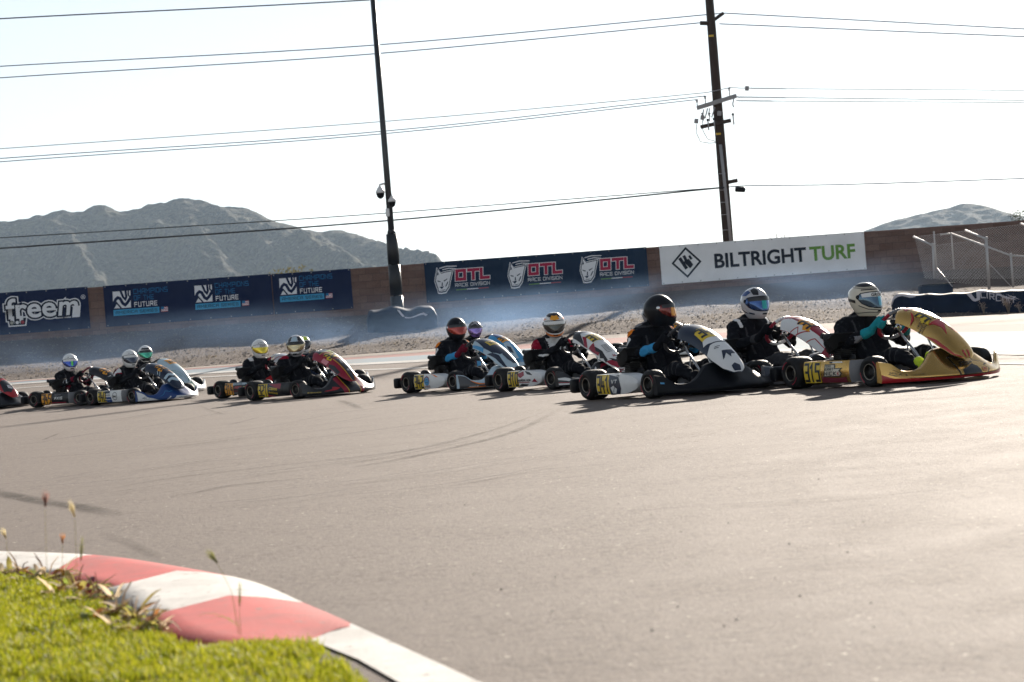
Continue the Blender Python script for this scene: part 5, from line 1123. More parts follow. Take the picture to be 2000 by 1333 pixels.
 dict(label="red topped kart with a black nose, cut by the left edge of the photo", rear=(-125,812), head=52, nose='black', panel='red', pod='black', nose_art=[('poly','white',[(.80,.2),(1,.2),(1,.95),(.86,.95)],1)],
  panel_art=[('poly','black',[(-.95,.25),(-.3,.16),(.35,.28),(.6,.5),(.2,.64),(-.6,.6)],1), ('poly','white',[(-.3,.30),(.15,.26),(.1,.36),(-.2,.40)],2), ('txt','red','RED',-.05,.33,.02,.05,3), plate('yellow'), pnum('306')],
  driver="driver of the red topped kart, outside the left edge of the photo", look=24, helmet='white', suit=('black','red','white'), glove=('black','black'), outside=True),
]
for cfg in KARTS:
    th = R(cfg['head']); lf = Vector((math.cos(th), math.sin(th), 0)); fw = Vector((math.sin(th), -math.cos(th), 0))
    if 'helm' in cfg:
        q = at_Y(*cfg['helm']); o = q - fw*.222; cfg['at'] = (o.x, o.y)
    elif 'engine' in cfg and cfg.get('at', 1) is None:
        q = at_Y(*cfg['engine']); o = q - fw*.30 + lf*.335; cfg['at'] = (o.x, o.y)
    else: cfg.pop('at', None)
    k = build_kart(cfg)
    build_driver(k, cfg)

# ------------------------------------------------------------------ kerb, white line and turf in the near left corner
KI = [(-260,1108),(0,1114),(98,1120),(150,1136),(207,1150),(250,1172),(285,1200),(330,1238),(420,1256),(540,1259),(622,1256)]
KC = [(-260,1080),(0,1083),(150,1090),(240,1099),(345,1115),(400,1136),(447,1163),(500,1188),(560,1213),(600,1228),(628,1240)]
KO = [(-260,1074),(0,1077),(182,1084),(300,1099),(452,1126),(520,1145),(592,1177),(630,1193),(660,1206),(680,1215),(694,1222)]
def kerb_paint(name, col, dirt):
    m, n, l, b = newmat(name); tc = n.new("ShaderNodeTexCoord").outputs["Object"]
    a = nz(n, l, tc, 5, 6, .65); f = nz(n, l, tc, 90, 3, .7); s = nz(n, l, tc, 2.2, 5, .7, (1, .2, 1), (0, 0, R(30)))
    c = nodes_mix(n, l, ramp(n, l, a, [(.44, (0,0,0)), (.66, (.45,.45,.45))]), col, dirt); c = nodes_mix(n, l, ramp(n, l, s, [(.50, (0,0,0)), (.62, (.5,.5,.5))]), c, dirt); c = nodes_mix(n, l, ramp(n, l, nz(n, l, tc, 16, 4, .7), [(.62, (0,0,0)), (.68, (.8,.8,.8))]), c, (.14,.12,.105))
    l.new(c, b.inputs["Base Color"]); b.inputs["Roughness"].default_value = .72; b.inputs["Specular IOR Level"].default_value = .25; bumpn(n, l, f, .5, .003, b); return m
K_WHITE = kerb_paint("kerb_white", (.60,.58,.55), (.33,.31,.285)); K_RED = kerb_paint("kerb_red", (.46,.058,.052), (.20,.06,.055))
def densify(pts, n):
    d = [0]
    for a, b in zip(pts, pts[1:]): d.append(d[-1] + math.hypot(b[0]-a[0], b[1]-a[1]))
    px = [(d[i], p[0]) for i, p in enumerate(pts)]; py = [(d[i], p[1]) for i, p in enumerate(pts)]
    return px, py, d
def station(pts, k):                        # fractional index along the hand measured stations
    i = list(range(len(pts))); return smooth_pl(list(zip(i, [p[0] for p in pts])), k), smooth_pl(list(zip(i, [p[1] for p in pts])), k)
mb = MB(); KH_I, KH_C = .020, .018
bI, bC, bO = [0, 2.0, 4.0, 6.1, 10], [0, 2.0, 4.0, 6.0, 10], [0, 2.0, 4.0, 6.0, 10]
cols_ = [K_WHITE, K_RED, K_WHITE, K_RED]
for s_ in range(4):
    n = 16; rows = []
    for i in range(n+1):
        t = i/n; ki = bI[s_] + (bI[s_+1]-bI[s_])*t; fd = 1 - sstep(6.5, 10, ki); a = at_z(*station(KI, ki), .004 + KH_I*fd); c = at_z(*station(KC, bC[s_] + (bC[s_+1]-bC[s_])*t), .004 + KH_C*fd); o = at_z(*station(KO, bO[s_] + (bO[s_+1]-bO[s_])*t), .004)
        low = a + (a-c).normalized()*.05; low.z = -.02
        rows.append([low, a, a.lerp(c, .33), a.lerp(c, .66), c, c.lerp(o, .5) + Vector((0,0,.004)), o])
    k = len(rows[0]); mb.add([q for r in rows for q in r], [(i*k+j, (i+1)*k+j, (i+1)*k+j+1, i*k+j+1) for i in range(n) for j in range(k-1)], cols_[s_])
tag(mb.build("kerb"), kind="structure")
mb = MB(); WLN = [[(606,1250),(686,1218)],[(700,1288),(792,1266)],[(795,1342),(948,1337)],[(1000,1460),(1220,1470)],[(1260,1620),(1560,1640)]]
vs = []
for a, b in WLN:
    A, B = at_z(*a, .005), at_z(*b, .005); vs += [A.lerp(B, i/6) for i in range(7)]
mb.add(vs, [(i*7+j, i*7+j+1, (i+1)*7+j+1, (i+1)*7+j) for i in range(len(WLN)-1) for j in range(6)], K_WHITE); tag(mb.build("track_edge_line"), kind="structure")

TURF = [(-420,1118),(0,1112),(58,1118),(110,1138),(160,1160),(215,1186),(262,1212),(305,1234),(360,1249),(480,1252),(590,1249),(622,1255),(668,1290),(732,1344),(872,1472),(1060,1650),(-700,1650)]
TZ = .045
turf_w = [at_z(x, y, TZ) for x, y in TURF]
mb = MB(); MSOIL = M("soil_under_turf", (.11,.088,.058), rough=1, var=.4, vscale=30)
k = len(turf_w); vo, _, fo, *_r = delaunay_2d_cdt([Vector((p.x, p.y)) for p in turf_w], [], [list(range(k))], 1, 1e-5)
mb.add([(p.x, p.y, TZ - .012) for p in vo], [tuple(f) for f in fo], MSOIL, False)
mb.add([(p.x, p.y, TZ - .012) for p in turf_w] + [(p.x, p.y, -.02) for p in turf_w], [(i, (i+1) % k, k+(i+1) % k, k+i) for i in range(k)], MSOIL, False)
tag(mb.build("infield"), kind="structure")
def inside(p, poly):
    c = False; j = len(poly) - 1
    for i in range(len(poly)):
        a, b = poly[i], poly[j]
        if (a.y > p[1]) != (b.y > p[1]) and p[0] < (b.x-a.x)*(p[1]-a.y)/(b.y-a.y) + a.x: c = not c
        j = i
    return c
def grass_mat():
    m, n, l, b = newmat("turf_blades"); g = n.new("ShaderNodeNewGeometry"); tc = n.new("ShaderNodeTexCoord").outputs["Object"]
    a = nz(n, l, tc, 3.5, 4, .6)
    c = ramp(n, l, g.outputs["Random Per Island"], [(0, (.15,.20,.010)), (.45, (.29,.32,.015)), (.8, (.42,.40,.025)), (1, (.52,.46,.09))])
    c2 = nodes_mix(n, l, ramp(n, l, a, [(.40, (0,0,0)), (.62, (.55,.55,.55))]), c, (.35,.35,.018))
    l.new(c2, b.inputs["Base Color"]); b.inputs["Roughness"].default_value = .6; b.inputs["Specular IOR Level"].default_value = .3
    tr = n.new("ShaderNodeBsdfTranslucent"); l.new(c2, tr.inputs[0]); ms = n.new("ShaderNodeMixShader"); ms.inputs[0].default_value = .5
    l.new(b.outputs[0], ms.inputs[1]); l.new(tr.outputs[0], ms.inputs[2]); l.new(ms.outputs[0], n["Material Output"].inputs[0]); return m
MGR = grass_mat(); mb = MB(); rnd = random.Random(5)
gx0, gx1 = min(p.x for p in turf_w if p.y < 7.5), max(p.x for p in turf_w); cnt = 0
while cnt < 62000:
    X, Y = rnd.uniform(-2.6, .25), rnd.uniform(3.55, 7.6)
    if not (-.27*Y - .25 < X < .10): cnt += 0; continue
    if not inside((X, Y), turf_w): continue
    cl = noise.noise(Vector((X*4.5, Y*4.5, 0))); cl2 = noise.noise(Vector((X*13, Y*13, 5)))
    if cl2 + .5*cl < -.30 and rnd.random() < .85: cnt += 1; continue
    h = (.021 + .007*cl + .006*cl2)*rnd.uniform(.6, 1.25); a = rnd.uniform(0, 6.283); w = rnd.uniform(.0011, .0021)
    ln = rnd.uniform(.2, .8)*h; dx, dy = math.cos(a), math.sin(a); b0 = (X, Y, TZ - .012)
    mb.add([(X - dy*w, Y + dx*w, b0[2]), (X + dy*w, Y - dx*w, b0[2]), (X + dx*ln*.4 + dy*w*.8, Y + dy*ln*.4 - dx*w*.8, b0[2] + h*.62), (X + dx*ln*.4 - dy*w*.8, Y + dy*ln*.4 + dx*w*.8, b0[2] + h*.62), (X + dx*ln, Y + dy*ln, b0[2] + h)], [(0,1,2,3),(3,2,4)], MGR, False); cnt += 1
tag(mb.build("grass"), "short bright green turf filling the corner inside the kerb", "grass", kind="stuff")
# weeds along the kerb
LEAF = [M("weed_green", (.17,.21,.04), rough=.6, transl=.5), M("weed_olive", (.30,.26,.07), rough=.7, transl=.5), M("weed_rust", (.40,.17,.05), rough=.8, transl=.4), M("weed_brown", (.20,.11,.06), rough=.9, transl=.3), M("weed_straw", (.55,.44,.30), rough=.85, transl=.4), M("weed_wine", (.11,.02,.03), rough=.7, transl=.3)]
def leaf(mb, p, d, L, w, up, mat, curl=.3):
    d = d.normalized(); s_ = Vector((-d.y, d.x, 0)).normalized(); vs = []
    for i in range(6):
        t = i/5; c = p + d*L*t + Vector((0, 0, up*L*(t - curl*t*t*1.6))); ww = w*math.sin(math.pi*min(1, .12 + t*.88))**.8 if i < 5 else .0008
        vs += [c - s_*ww, c + Vector((0,0,-ww*.35)), c + s_*ww]
    mb.add(vs, [(i*3+j, i*3+j+1, (i+1)*3+j+1, (i+1)*3+j) for i in range(5) for j in range(2)], mat)
WEEDS = [((40,1108), .9, "low brown weed at the far end of the kerb, leftmost of the row"), ((92,1116), 1.0, "bushy rust leaved weed where the first red kerb block meets the turf"), ((150,1140), 1.0, "weed with upright olive leaves beside the first red kerb block"), ((192,1156), .85, "small wine coloured weed just short of the white kerb block"),
    ((232,1186), 1.0, "leafy orange and green weed against the white kerb block"), ((262,1204), .8, "dry straw weed lying at the corner of white and red blocks"), ((290,1216), .9, "rust weed at the tip of the row, against the nearest red block")]
for i, ((px, py), s_, lab) in enumerate(WEEDS):
    p = at_z(px, py + 10, TZ); root = empty("weed", p); tag(root, lab, "weed", "weeds growing along the kerb"); mb = MB(); st = MB()
    for k in range(40):
        a = random.uniform(0, 6.28); d = Vector((math.cos(a), math.sin(a), 0)); q = Vector((random.uniform(-.075,.06), random.uniform(-.06,.05), -.01))*s_
        leaf(mb, q, d, random.uniform(.035,.085)*s_, random.uniform(.006,.014)*s_, random.uniform(.3, 1.6), random.choice(LEAF + LEAF[:5] + [LEAF[4], LEAF[1]]), random.uniform(.2,.7))
    for k in range(4):
        a = random.uniform(0, 6.28); e = Vector((math.cos(a)*.04, math.sin(a)*.03, random.uniform(.03,.08)))*s_; st.tube([(0,0,-.01), e*.5 + Vector((0,0,.01)), e], [.0022,.0018,.001], random.choice(LEAF[3:5]), 5)
    mb.build("leaves", root); st.build("stem", root)
def foxtail(base, head, Yd, label, hl, hw, hm, lean=.0, nleaf=2):
    b = at_Y(*base, Yd); h = at_Y(*head, Yd); b.z = max(.0, TZ if True else 0); root = empty("foxtail_grass", b); tag(root, label, "grass stem", "seeding grass stems by the kerb"); h = h - b
    mid = Vector((h.x*.25, h.y*.25, h.z*.55)); st = MB(); st.tube([(0,0,-.02), mid*.5 + Vector((0,0,.0)), mid, h*.98], [.0009,.0008,.0006,.0005], LEAF[4] if lean > .5 else LEAF[1], 6); st.build("stem", root)
    hd = MB(); ax = (h - mid).normalized(); ax = (ax + Vector((lean*.6, 0, -.1*lean))).normalized()
    for k in range(46):
        t = k/45; c = h + ax*hl*t; r = hw*math.sin(math.pi*(.12 + .82*t)); a = k*2.4; o = ax.orthogonal().normalized(); w = ax.cross(o); d = o*math.cos(a) + w*math.sin(a)
        e = c + d*r + ax*.008; q = ax*.0016; hd.add([c - q, c + q, e + q*.6, e + d*.003 + ax*.010], [(0,1,2),(0,2,3)], hm, False)
    hd.tube([h, h + ax*hl*.5, h + ax*hl], [hw*.35, hw*.5, hw*.15], hm, 7); hd.build("seed_head", root)
    if nleaf:
        lf_ = MB()
        for k in range(nleaf): a = random.uniform(0, 6.28); leaf(lf_, Vector((0,0,.0)), Vector((math.cos(a), math.sin(a), 0)), random.uniform(.06,.10), .0028, 1.1, LEAF[0], .4)
        lf_.build("leaves", root)
HM1, HM2, HM3 = M("seed_purple", (.25,.13,.11), rough=.9, transl=.4), M("seed_straw", (.50,.42,.24), rough=.9, transl=.5), M("seed_green", (.20,.20,.05), rough=.9, transl=.4)
foxtail((92,1150), (88,990), 4.9, "tall grass stem with a purplish seed head, farthest up over the asphalt", .028, .0075, HM1, .1)
foxtail((152,1160), (146,1010), 4.9, "tall grass stem with a drooping straw coloured seed head above the asphalt", .030, .006, HM2, -.5)
foxtail((122,1140), (122,1062), 5.6, "short stem with a small orange brown bud over the first red block", .016, .006, LEAF[2], 0, 1)
foxtail((18,1120), (12,1052), 5.8, "short pale stem bending at the left edge of the photo", .02, .006, HM2, -.6, 1)
foxtail((160,1175), (158,1095), 5.4, "upright green stem with twin blades in front of the red block", .05, .005, HM3, .1, 4)
foxtail((468,1262), (425,1100), 4.9, "grass stem with a green seed head leaning left over the white block", .030, .007, HM3, -.6, 1)
foxtail((472,1262), (468,1185), 4.9, "thin upright seeding stem in front of the near red block", .045, .004, HM3, .0, 1)

# ------------------------------------------------------------------ poles, wires, cameras
POLE_BLK = M("pole_black_paint", (.010,.012,.017), rough=.4, coat=.2)
YP = 53.6
pb = at_Y(776, 600, YP); gz = zt(pb.x, YP)
pole = empty("camera_pole", (pb.x, YP, gz)); tag(pole, "tall black steel pole with a padded foot and surveillance cameras", "pole")
mb = MB(); mb.tube([(0,0,-.2),(0,0,4.5),(0,0,10.6)], [.085,.080,.066], POLE_BLK, 16); mb.build("pole", pole)
mb = MB(); top = at_Y(764, 457, YP).z - gz
PADM = M("vinyl_pad", (.010,.012,.016), rough=.42, var=.3, vscale=5, bump=.8, bscale=7)
for k in range(3): mb.tube([(0,0,top*k/3 + .01),(0,0,top*(k+.5)/3),(0,0,top*(k+1)/3 - .008)], [.166-.008*k,.170-.008*k,.163-.008*k], PADM, 18)
mb.build("pole_pad", pole)
mb = MB(); mb.tube([(0,0,top),(0,0,top+.10)], [.115,.095], POLE_BLK, 14); mb.build("collar", pole)
WHP = M("white_housing", (.70,.70,.70), rough=.35)
def dome_cam(px, py, side, lab):
    c = at_Y(px, py, YP) - Vector((0, 0, 0)); r = empty("dome_camera", c); tag(r, lab, "camera", "dome cameras on the black pole")
    m1 = MB(); m1.lathe([(0,.12),(.04,.12),(.07,.08),(.115,.0),(.12,-.05),(.0,-.05)], WHP, Matrix(), 20); m1.build("housing", r)
    m2 = MB(); m2.lathe([(.105,-.05),(.105,-.09),(.085,-.15),(.04,-.19),(0,-.20)], MAT_BLACK, Matrix(), 20); m2.build("dome", r)
    m3 = MB(); m3.tube([(0,0,.11),(0,0,.17),(side*.10,0,.19),(side*(abs(pole.location.x - c.x)-.07),0,.18)], .028, WHP, 10); m3.build("bracket", r)
dome_cam(742.5, 374, 1, "white dome camera on a gooseneck, left and higher on the pole"); dome_cam(764.5, 391, -1, "white dome camera close to the right side of the pole")
an = at_Y(757.5, 416, YP); mb = MB(); mb.box((0,-.13,0),(.10,.06,.22), WHP, bev=.03); mb.tube([(0,-.11,0),(.03,0,0)], .02, WHP, 8); o = mb.build("radio_antenna", None, an); tag(o, "small white radio antenna on the black pole below the cameras", "antenna")
def lumpy_cover(name, corners, hgt, depth, label, cat, mat, seed, extra=None, lump_a=.04, lump_h=.14):
    """a tarpaulin pulled over a row of stacked tyres, corners = two ground points"""
    a, b = corners; d = b - a; L = d.length; d = d.normalized(); nrm = Vector((d.y, -d.x, 0)); mb = MB()
    def P(u, v):                              # u along, v around: front foot -> top -> back foot
        x = L*u; e = max(0, min(1, min(u, 1-u)*L/.12))**.5
        lump = .5 + .5*noise.noise(Vector((x*2.2, seed, 0))); hh = hgt*(1 - lump_h + lump_h*lump)*(0.6 + .4*e)
        if v < .42: k = v/.42; q = (depth/2*(1.0 - .12*k), hh*k)
        elif v < .58: k = (v-.42)/.16; q = (depth/2*.88*(1 - 2*k), hh + .03*math.sin(math.pi*k))
        else: k = (v-.58)/.42; q = (-depth/2*(.88 + .12*k), hh*(1-k))
        off = lump_a*noise.noise(Vector((x*2.6, v*4, seed+4))) + .02*noise.noise(Vector((x*8, v*14, seed))) + .022*math.cos(x*2*math.pi/.62)*math.sin(math.pi*min(1, v/.42))
        p = a + d*x + nrm*(q[0]*(.55+.45*e) + off*(1 if v < .5 else -1)); g = zt(p.x, p.y) - .03
        return Vector((p.x, p.y, g + q[1]))
    surf(P, (2e-3, 4e-3)); nu = int(L*16); us = [i/nu for i in range(nu+1)]; vs = [i/30 for i in range(31)]
    mb.grid(P, us, vs, mat)
    for uu, fl in ((0, False), (1, True)): ring = [P(uu, v) for v in vs]; mb.add(ring, [tuple(range(31))], mat, False, fl)
    if extra: extra(mb, P, L)
    o = mb.build(name); tag(o, label, cat); return o
TARP = M("dark_tarp", (.006,.016,.040), rough=.6, spec=.15, var=.35, vscale=3, bump=.9, bscale=6); TWH = M("tarp_white_print", (.52,.50,.55), rough=.6); TRIM = M("tarp_pale_hem", (.55,.47,.40), rough=.7)
def pile_art(mb, P, L):
    mb.poly(P, [(.43,.40),(.47,.40),(.53,.30),(.50,.28)], TWH, .012, (.03,.05)); mb.poly(P, [(.53,.29),(.82,.33),(.83,.30),(.53,.265)], TWH, .012, (.03,.05)); mb.poly(P, [(.80,.34),(.86,.30),(.83,.27),(.80,.30)], TWH, .014, (.03,.05))
A_, B_ = at_Y(716, 618, 53.0), at_Y(852, 618, 53.2)
lumpy_cover("tyre_stack", (Vector((A_.x, A_.y, 0)), Vector((B_.x, B_.y, 0))), .68, .9, "dark tarpaulin heaped over tyres around the foot of the black pole", "barrier", TARP, 2.0, pile_art, .12, .40)
def circuit_art(mb, P, L):
    mb.poly(P, [(0,.44),(.13,.44),(.13,.40),(.10,.38),(.06,.40),(0,.37)], TWH, .010, (.02,.03))
    mb.poly(P, [(0,.46),(1,.46),(1,.43),(.8,.435),(.6,.425),(.5,.438),(.3,.43),(.16,.44),(0,.43)], TRIM, .012, (.02,.03))
    mb.poly(P, [(.40,.42),(.425,.42),(.442,.31),(.452,.31),(.452,.42),(.472,.42),(.468,.27),(.445,.25),(.432,.27)], TWH, .012, (.02,.03))
    for i, (c, u, v, an_) in enumerate([("C",.475,.30,-.05),("I",.507,.30,-.08),("R",.520,.285,-.12),("C",.553,.255,-.2),("U",.585,.215,-.15),("I",.618,.195,.05),("T",.630,.20,.1)]):
        g, W = strokes(c, .15, .62, .15); mb.text2(P, g, TWH, (u, v), 1/L, .42/.5, .012, 0, .04)
    mb.poly(P, [(.545,.41),(.575,.40),(.60,.31),(.592,.31)], TWH, .012, (.02,.03)); mb.poly(P, [(.585,.36),(.66,.25),(.60,.29)], TWH, .013, (.02,.03)); mb.poly(P, [(.60,.38),(.68,.26),(.64,.30)], TWH, .014, (.02,.03))
    mb.poly(P, circle_pts((.715,.36), .006, .022, 10), TWH, .013, (.02,.03))
A_, B_ = at_ground(1752, 619.5), at_ground(2130, 601)
A_.y += .5; B_.y += .55
lumpy_cover("tyre_barrier", (Vector((A_.x, A_.y, 0)), Vector((B_.x, B_.y, 0))), .56, .7, "long tyre barrier wrapped in a dark tarp with white CIRCUIT lettering", "barrier", TARP, 5.0, circuit_art, .07, .22)
c = at_Y(1828, 556, 52.3); mb = MB(); mb.box((0,0,0),(.80,.5,.42), TARP, bev=.04); mb.box((.02,-.02,.225),(.84,.54,.03), MAT_BLACK, bev=.01)
o = mb.build("equipment_crate", None, Vector((c.x, 52.4, zt(c.x, 52.4) + .19))); tag(o, "dark square crate behind the left end of the tarped barrier", "crate")

# utility pole
YU = 66.0
WOOD = M("creosote_timber", (.040,.026,.020), rough=.9, var=.45, vscale=3, bump=.6, bscale=12)
ub = at_Y(1423, 480, YU); ut = at_Y(1384, -20, YU)
up = empty("utility_pole", (ub.x, YU, 1.3)); tag(up, "tall dark timber utility pole with crossarms and a pale conduit", "utility pole")
zz = lambda px, py, dy=0.0: at_Y(px, py, YU + dy) - up.location
mb = MB(); x_at = lambda z: (ut.x-ub.x)*(z - (ub.z-1.3))/(ut.z-ub.z); mb.tube([(x_at(z), 0, z) for z in (0, 4, 8, 12.6)], [.175,.165,.145,.115], WOOD, 16); mb.build("pole", up)
GALV = M("galvanised_grey", (.30,.30,.31), rough=.6, var=.2)
mb = MB(); mb.tube([zz(1407, 283, -.19), zz(1420, 400, -.19), zz(1428, 478, -.19)], .05, GALV, 10)
for y in (340, 372, 396, 420, 450): mb.tube([zz(1395+(y-283)*.095, y, -.17), zz(1412+(y-283)*.095, y-1, -.20)], .012, GALV, 6)
mb.build("conduit", up)
def arm(a, b, d, mat, name="crossarm", t=.10):
    A, B = zz(*a), zz(*b); v = B - A; q = Matrix.Rotation(-math.atan2(v.z, v.x), 3, 'Y'); m_ = MB(); m_.box((A+B)/2 + Vector((0, d, 0)), (v.length, t, t), mat, rot=q, bev=.008); return m_.build(name, up)
arm((1360,213), (1437,189), -.22, GALV, t=.13); arm((1367,250), (1426,237), -.22, WOOD, t=.12); arm((1367,46), (1388,46.5), -.05, WOOD, t=.12)
A, B = zz(1391, 42), zz(1413, 26); m_ = MB(); m_.tube([A, B], .055, WOOD, 8); m_.build("crossarm", up); arm((1415,358), (1440,353), -.05, WOOD, t=.12)
PORC = M("insulator_grey", (.28,.28,.30), rough=.3, coat=.5)
for px, py in ((1361,196),(1377,189),(1424,173),(1372,222),(1385,222)):
    m_ = MB(); p = zz(px, py, -.22); m_.tube([p + Vector((0,0,-.26)), p], .016, PORC, 8); m_.lathe([(0,.03),(.045,.02),(.05,-.01),(.02,-.03),(.04,-.05),(.018,-.08)], PORC, Matrix.Translation(p), 12); m_.build("insulator", up)
for px, py in ((1360,237),(1372,230),(1405,222),(1459,173)):
    m_ = MB(); p = zz(px, py, -.25); m_.box(p, (.13,.09,.15), GALV, bev=.02, rot=Matrix.Rotation(.15, 3, 'Y')); m_.build("arrester_box", up)
for px, py in ((1383,243),(1395,241),(1432,232)):
    m_ = MB(); p = zz(px, py, -.28); m_.tube([p + Vector((0,0,.16)), p + Vector((.01,0,-.20))], .022, PORC, 8); m_.tube([p + Vector((0,0,.10)), p + Vector((0,0,.17))], .04, MAT_MATT, 8); m_.build("fuse", up)
for pts in ([(1374,214),(1373,226),(1377,232),(1382,212)],[(1386,212),(1384,225),(1390,230),(1396,210)],[(1434,190),(1431,204),(1433,210)]): m_ = MB(); m_.tube([zz(x, y, -.30) for x, y in pts], .02, GALV, 6); m_.build("switch_link", up)
for pts in ([(1360,243),(1361,262),(1368,277),(1384,280),(1402,279)],[(1372,236),(1373,256),(1382,272),(1396,276),(1403,281)]): m_ = MB(); m_.tube([zz(x, y, -.26) for x, y in pts], .012, MAT_BLACK, 6); m_.build("jumper_cable", up)
YT = M("yellow_tag", (.62,.40,.03), rough=.5)
for px, py in ((1389,70.5),(1403,262)): m_ = MB(); m_.box(zz(px, py, -.185), (.16,.02,.06), YT); m_.build("warning_tag", up)
sp = MB(); p0 = zz(1436, 370), zz(1456, 371); sp.tube([p0[0], p0[0].lerp(p0[1], .08), p0[1].lerp(p0[0], .1), p0[1]], [.07,.09,.09,.03], MAT_BLACK, 12); o = sp.build("splice_case", None, up.location); tag(o, "black cylindrical splice case hanging on the lowest wire beside the timber pole", "splice case")
WIREM = M("wire_blue_grey", (.10,.11,.16), rough=.5); WIREB = M("wire_black", (.015,.016,.022), rough=.5); WIREL = M("wire_pale", (.30,.30,.33), rough=.5)
def wire(pts, r, mat, label, Y=YU):
    xs_ = [pts[0][0] + (pts[-1][0]-pts[0][0])*i/40 for i in range(41)]; m_ = MB(); m_.tube([at_Y(x, smooth_pl(pts, x), Y) for x in xs_], r*1.25, mat, 6); o = m_.build("power_line"); tag(o, label, "power line", "overhead power lines")
wire([(-300,56),(0,37),(725,0),(1386,-45)], .017, WIREM, "topmost wire, only in the upper left of the sky")
wire([(-300,150),(0,130),(725,89),(1413,26)], .013, WIREM, "second wire from the top left of the timber pole")
wire([(-300,175),(0,152.5),(725,106),(1367,45)], .013, WIREM, "third wire from the top, reaching the left stub arm of the timber pole", YU-.1)
wire([(-300,312),(0,291),(745,238),(1377,181.5),(1424,172)], .010, WIREL, "thin upper wire to the grey crossarm from the left", YU-.2)
wire([(-300,334),(0,310),(745,257),(1377,188)], .011, WIREM, "middle wire to the grey crossarm from the left", YU-.3)
wire([(-300,341),(0,316.5),(745,262),(1361,195)], .011, WIREM, "lower wire to the grey crossarm from the left", YU-.4)
wire([(-300,483),(0,465),(500,434),(750,417),(1415,366)], .012, WIREB, "thin wire crossing the mountain, above the thickest one")
wire([(-300,506),(0,485.5),(750,432),(1415,366.5)], .020, WIREB, "thickest black wire crossing the mountain low down", YU-.3)
wire([(1413,26),(2000,57),(2300,74)], .013, WIREM, "topmost wire going right from the timber pole")
wire([(1405,47),(2000,72),(2300,84)], .013, WIREM, "second wire going right from the timber pole", YU-.1)
wire([(1424,171),(1459,173),(2000,177),(2300,180)], .009, WIREL, "pale wire carrying the small grey box, right of the timber pole", YU-.2)
wire([(1437,190),(2000,196.5),(2300,200)], .010, WIREL, "middle right wire from the grey crossarm", YU-.3)
wire([(1437,197),(1530,198),(2000,201),(2300,205)], .009, WIREL, "lower right wire from the grey crossarm", YU-.4)
wire([(1415,366.5),(1450,363.5),(1640,361),(2000,349),(2300,338)], .013, WIREM, "lowest wire going right from the timber pole past the splice case", YU)
def coil(a, b, n, r, lab, Y):
    m_ = MB(); pts = []
    for i in range(n*8+1):
        t = i/(n*8); p = at_Y(a[0]+(b[0]-a[0])*t, a[1]+(b[1]-a[1])*t, Y); pts.append(p + Vector((0, math.cos(i*math.pi/4)*r, math.sin(i*math.pi/4)*r)))
    m_.tube(pts, .007, WIREM, 4); o = m_.build("wire_guard"); tag(o, lab, "wire guard")
coil((1466,173),(1535,173.5), 14, .035, "spiral guard around the wire beside the grey box", YU-.2); coil((1440,190),(1535,191.5), 18, .035, "spiral guard on the middle right wire", YU-.3); coil((1440,197),(1508,198), 13, .035, "spiral guard on the lower right wire", YU-.4)

# chain link enclosure on the right
ZINC = M("zinc_tube", (.50,.48,.47), rough=.5, metal=.2, var=.2)
fence = empty("chain_link_fence", (0, 0, 0)); fo = at_Y(1926, 560, 51.6); fence.location = (fo.x, 51.6, zt(fo.x, 51.6)); tag(fence, "galvanised chain link fence with open tube rails at the right edge", "fence")
fz = lambda px, py, Y: at_Y(px, py, Y) - fence.location
for a, b, Ya, Yb, r, nm in (((1822,478),(1825,545),51.6,51.6,.032,"post"), ((1824,454),(1829,522),54.2,54.2,.022,"post"), ((1858,457),(1863,526),54.2,54.2,.022,"post"), ((1926,466),(1932,566),51.6,51.6,.036,"post"), ((1974,497),(1979,562),51.4,51.4,.026,"post"),
        ((1785,463),(1822,480),53.0,51.6,.028,"rail"), ((1858,456.5),(1974,499.5),54.2,51.4,.026,"rail"), ((1974,499.5),(2140,510),51.4,51.2,.024,"rail"), ((1886,450),(1927,468),54.2,51.6,.026,"rail"), ((1994,437),(2080,470),54.2,51.6,.026,"rail"), ((1838,458.5),(1858,456.5),54.2,54.2,.022,"rail"), ((1829,522),(1860,560),54.2,51.6,.009,"brace_wire"), ((1932,515),(1975,560),51.6,51.5,.008,"brace_wire")):
    m_ = MB(); A, B = fz(*a, Ya), fz(*b, Yb); m_.tube([A, B], r, ZINC, 10)
    if r > .02: m_.ball(A, r*1.35, ZINC)
    m_.build(nm, fence)
def mesh_panel(TL, TR, BR, BL, pitch=.060, r=.0030):
    m_ = MB(); w = ((TR-TL).length + (BR-BL).length)/2; h = ((TL-BL).length + (TR-BR).length)/2
    Q = lambda x, z: BL.lerp(BR, x/w).lerp(TL.lerp(TR, x/w), z/h); step = pitch*1.25; n = int((w+h)/step) + 1
    for k in range(n):
        for sg in (1, -1):
            x0 = -h + k*step if sg > 0 else k*step; pts = []
            t0, t1 = 0.0, h
            xa, xb = (x0, x0 + h) if sg > 0 else (x0, x0 - h)
            def clip(t): return xa + (xb-xa)*t
            lo, hi = 0.0, 1.0; d = xb - xa
            for bound, s_ in ((0, 1), (w, -1)):
                t = (bound - xa)/d
                if (d > 0) == (s_ > 0): lo = max(lo, t)
                else: hi = min(hi, t)
            if hi - lo > .01: m_.tube([Q(clip(lo), h*lo), Q(clip(hi), h*hi)], r, ZINC, 3, smooth=False)
    m_.tube([TL, TR], r*1.6, ZINC, 4); return m_.build("wire_mesh", fence)
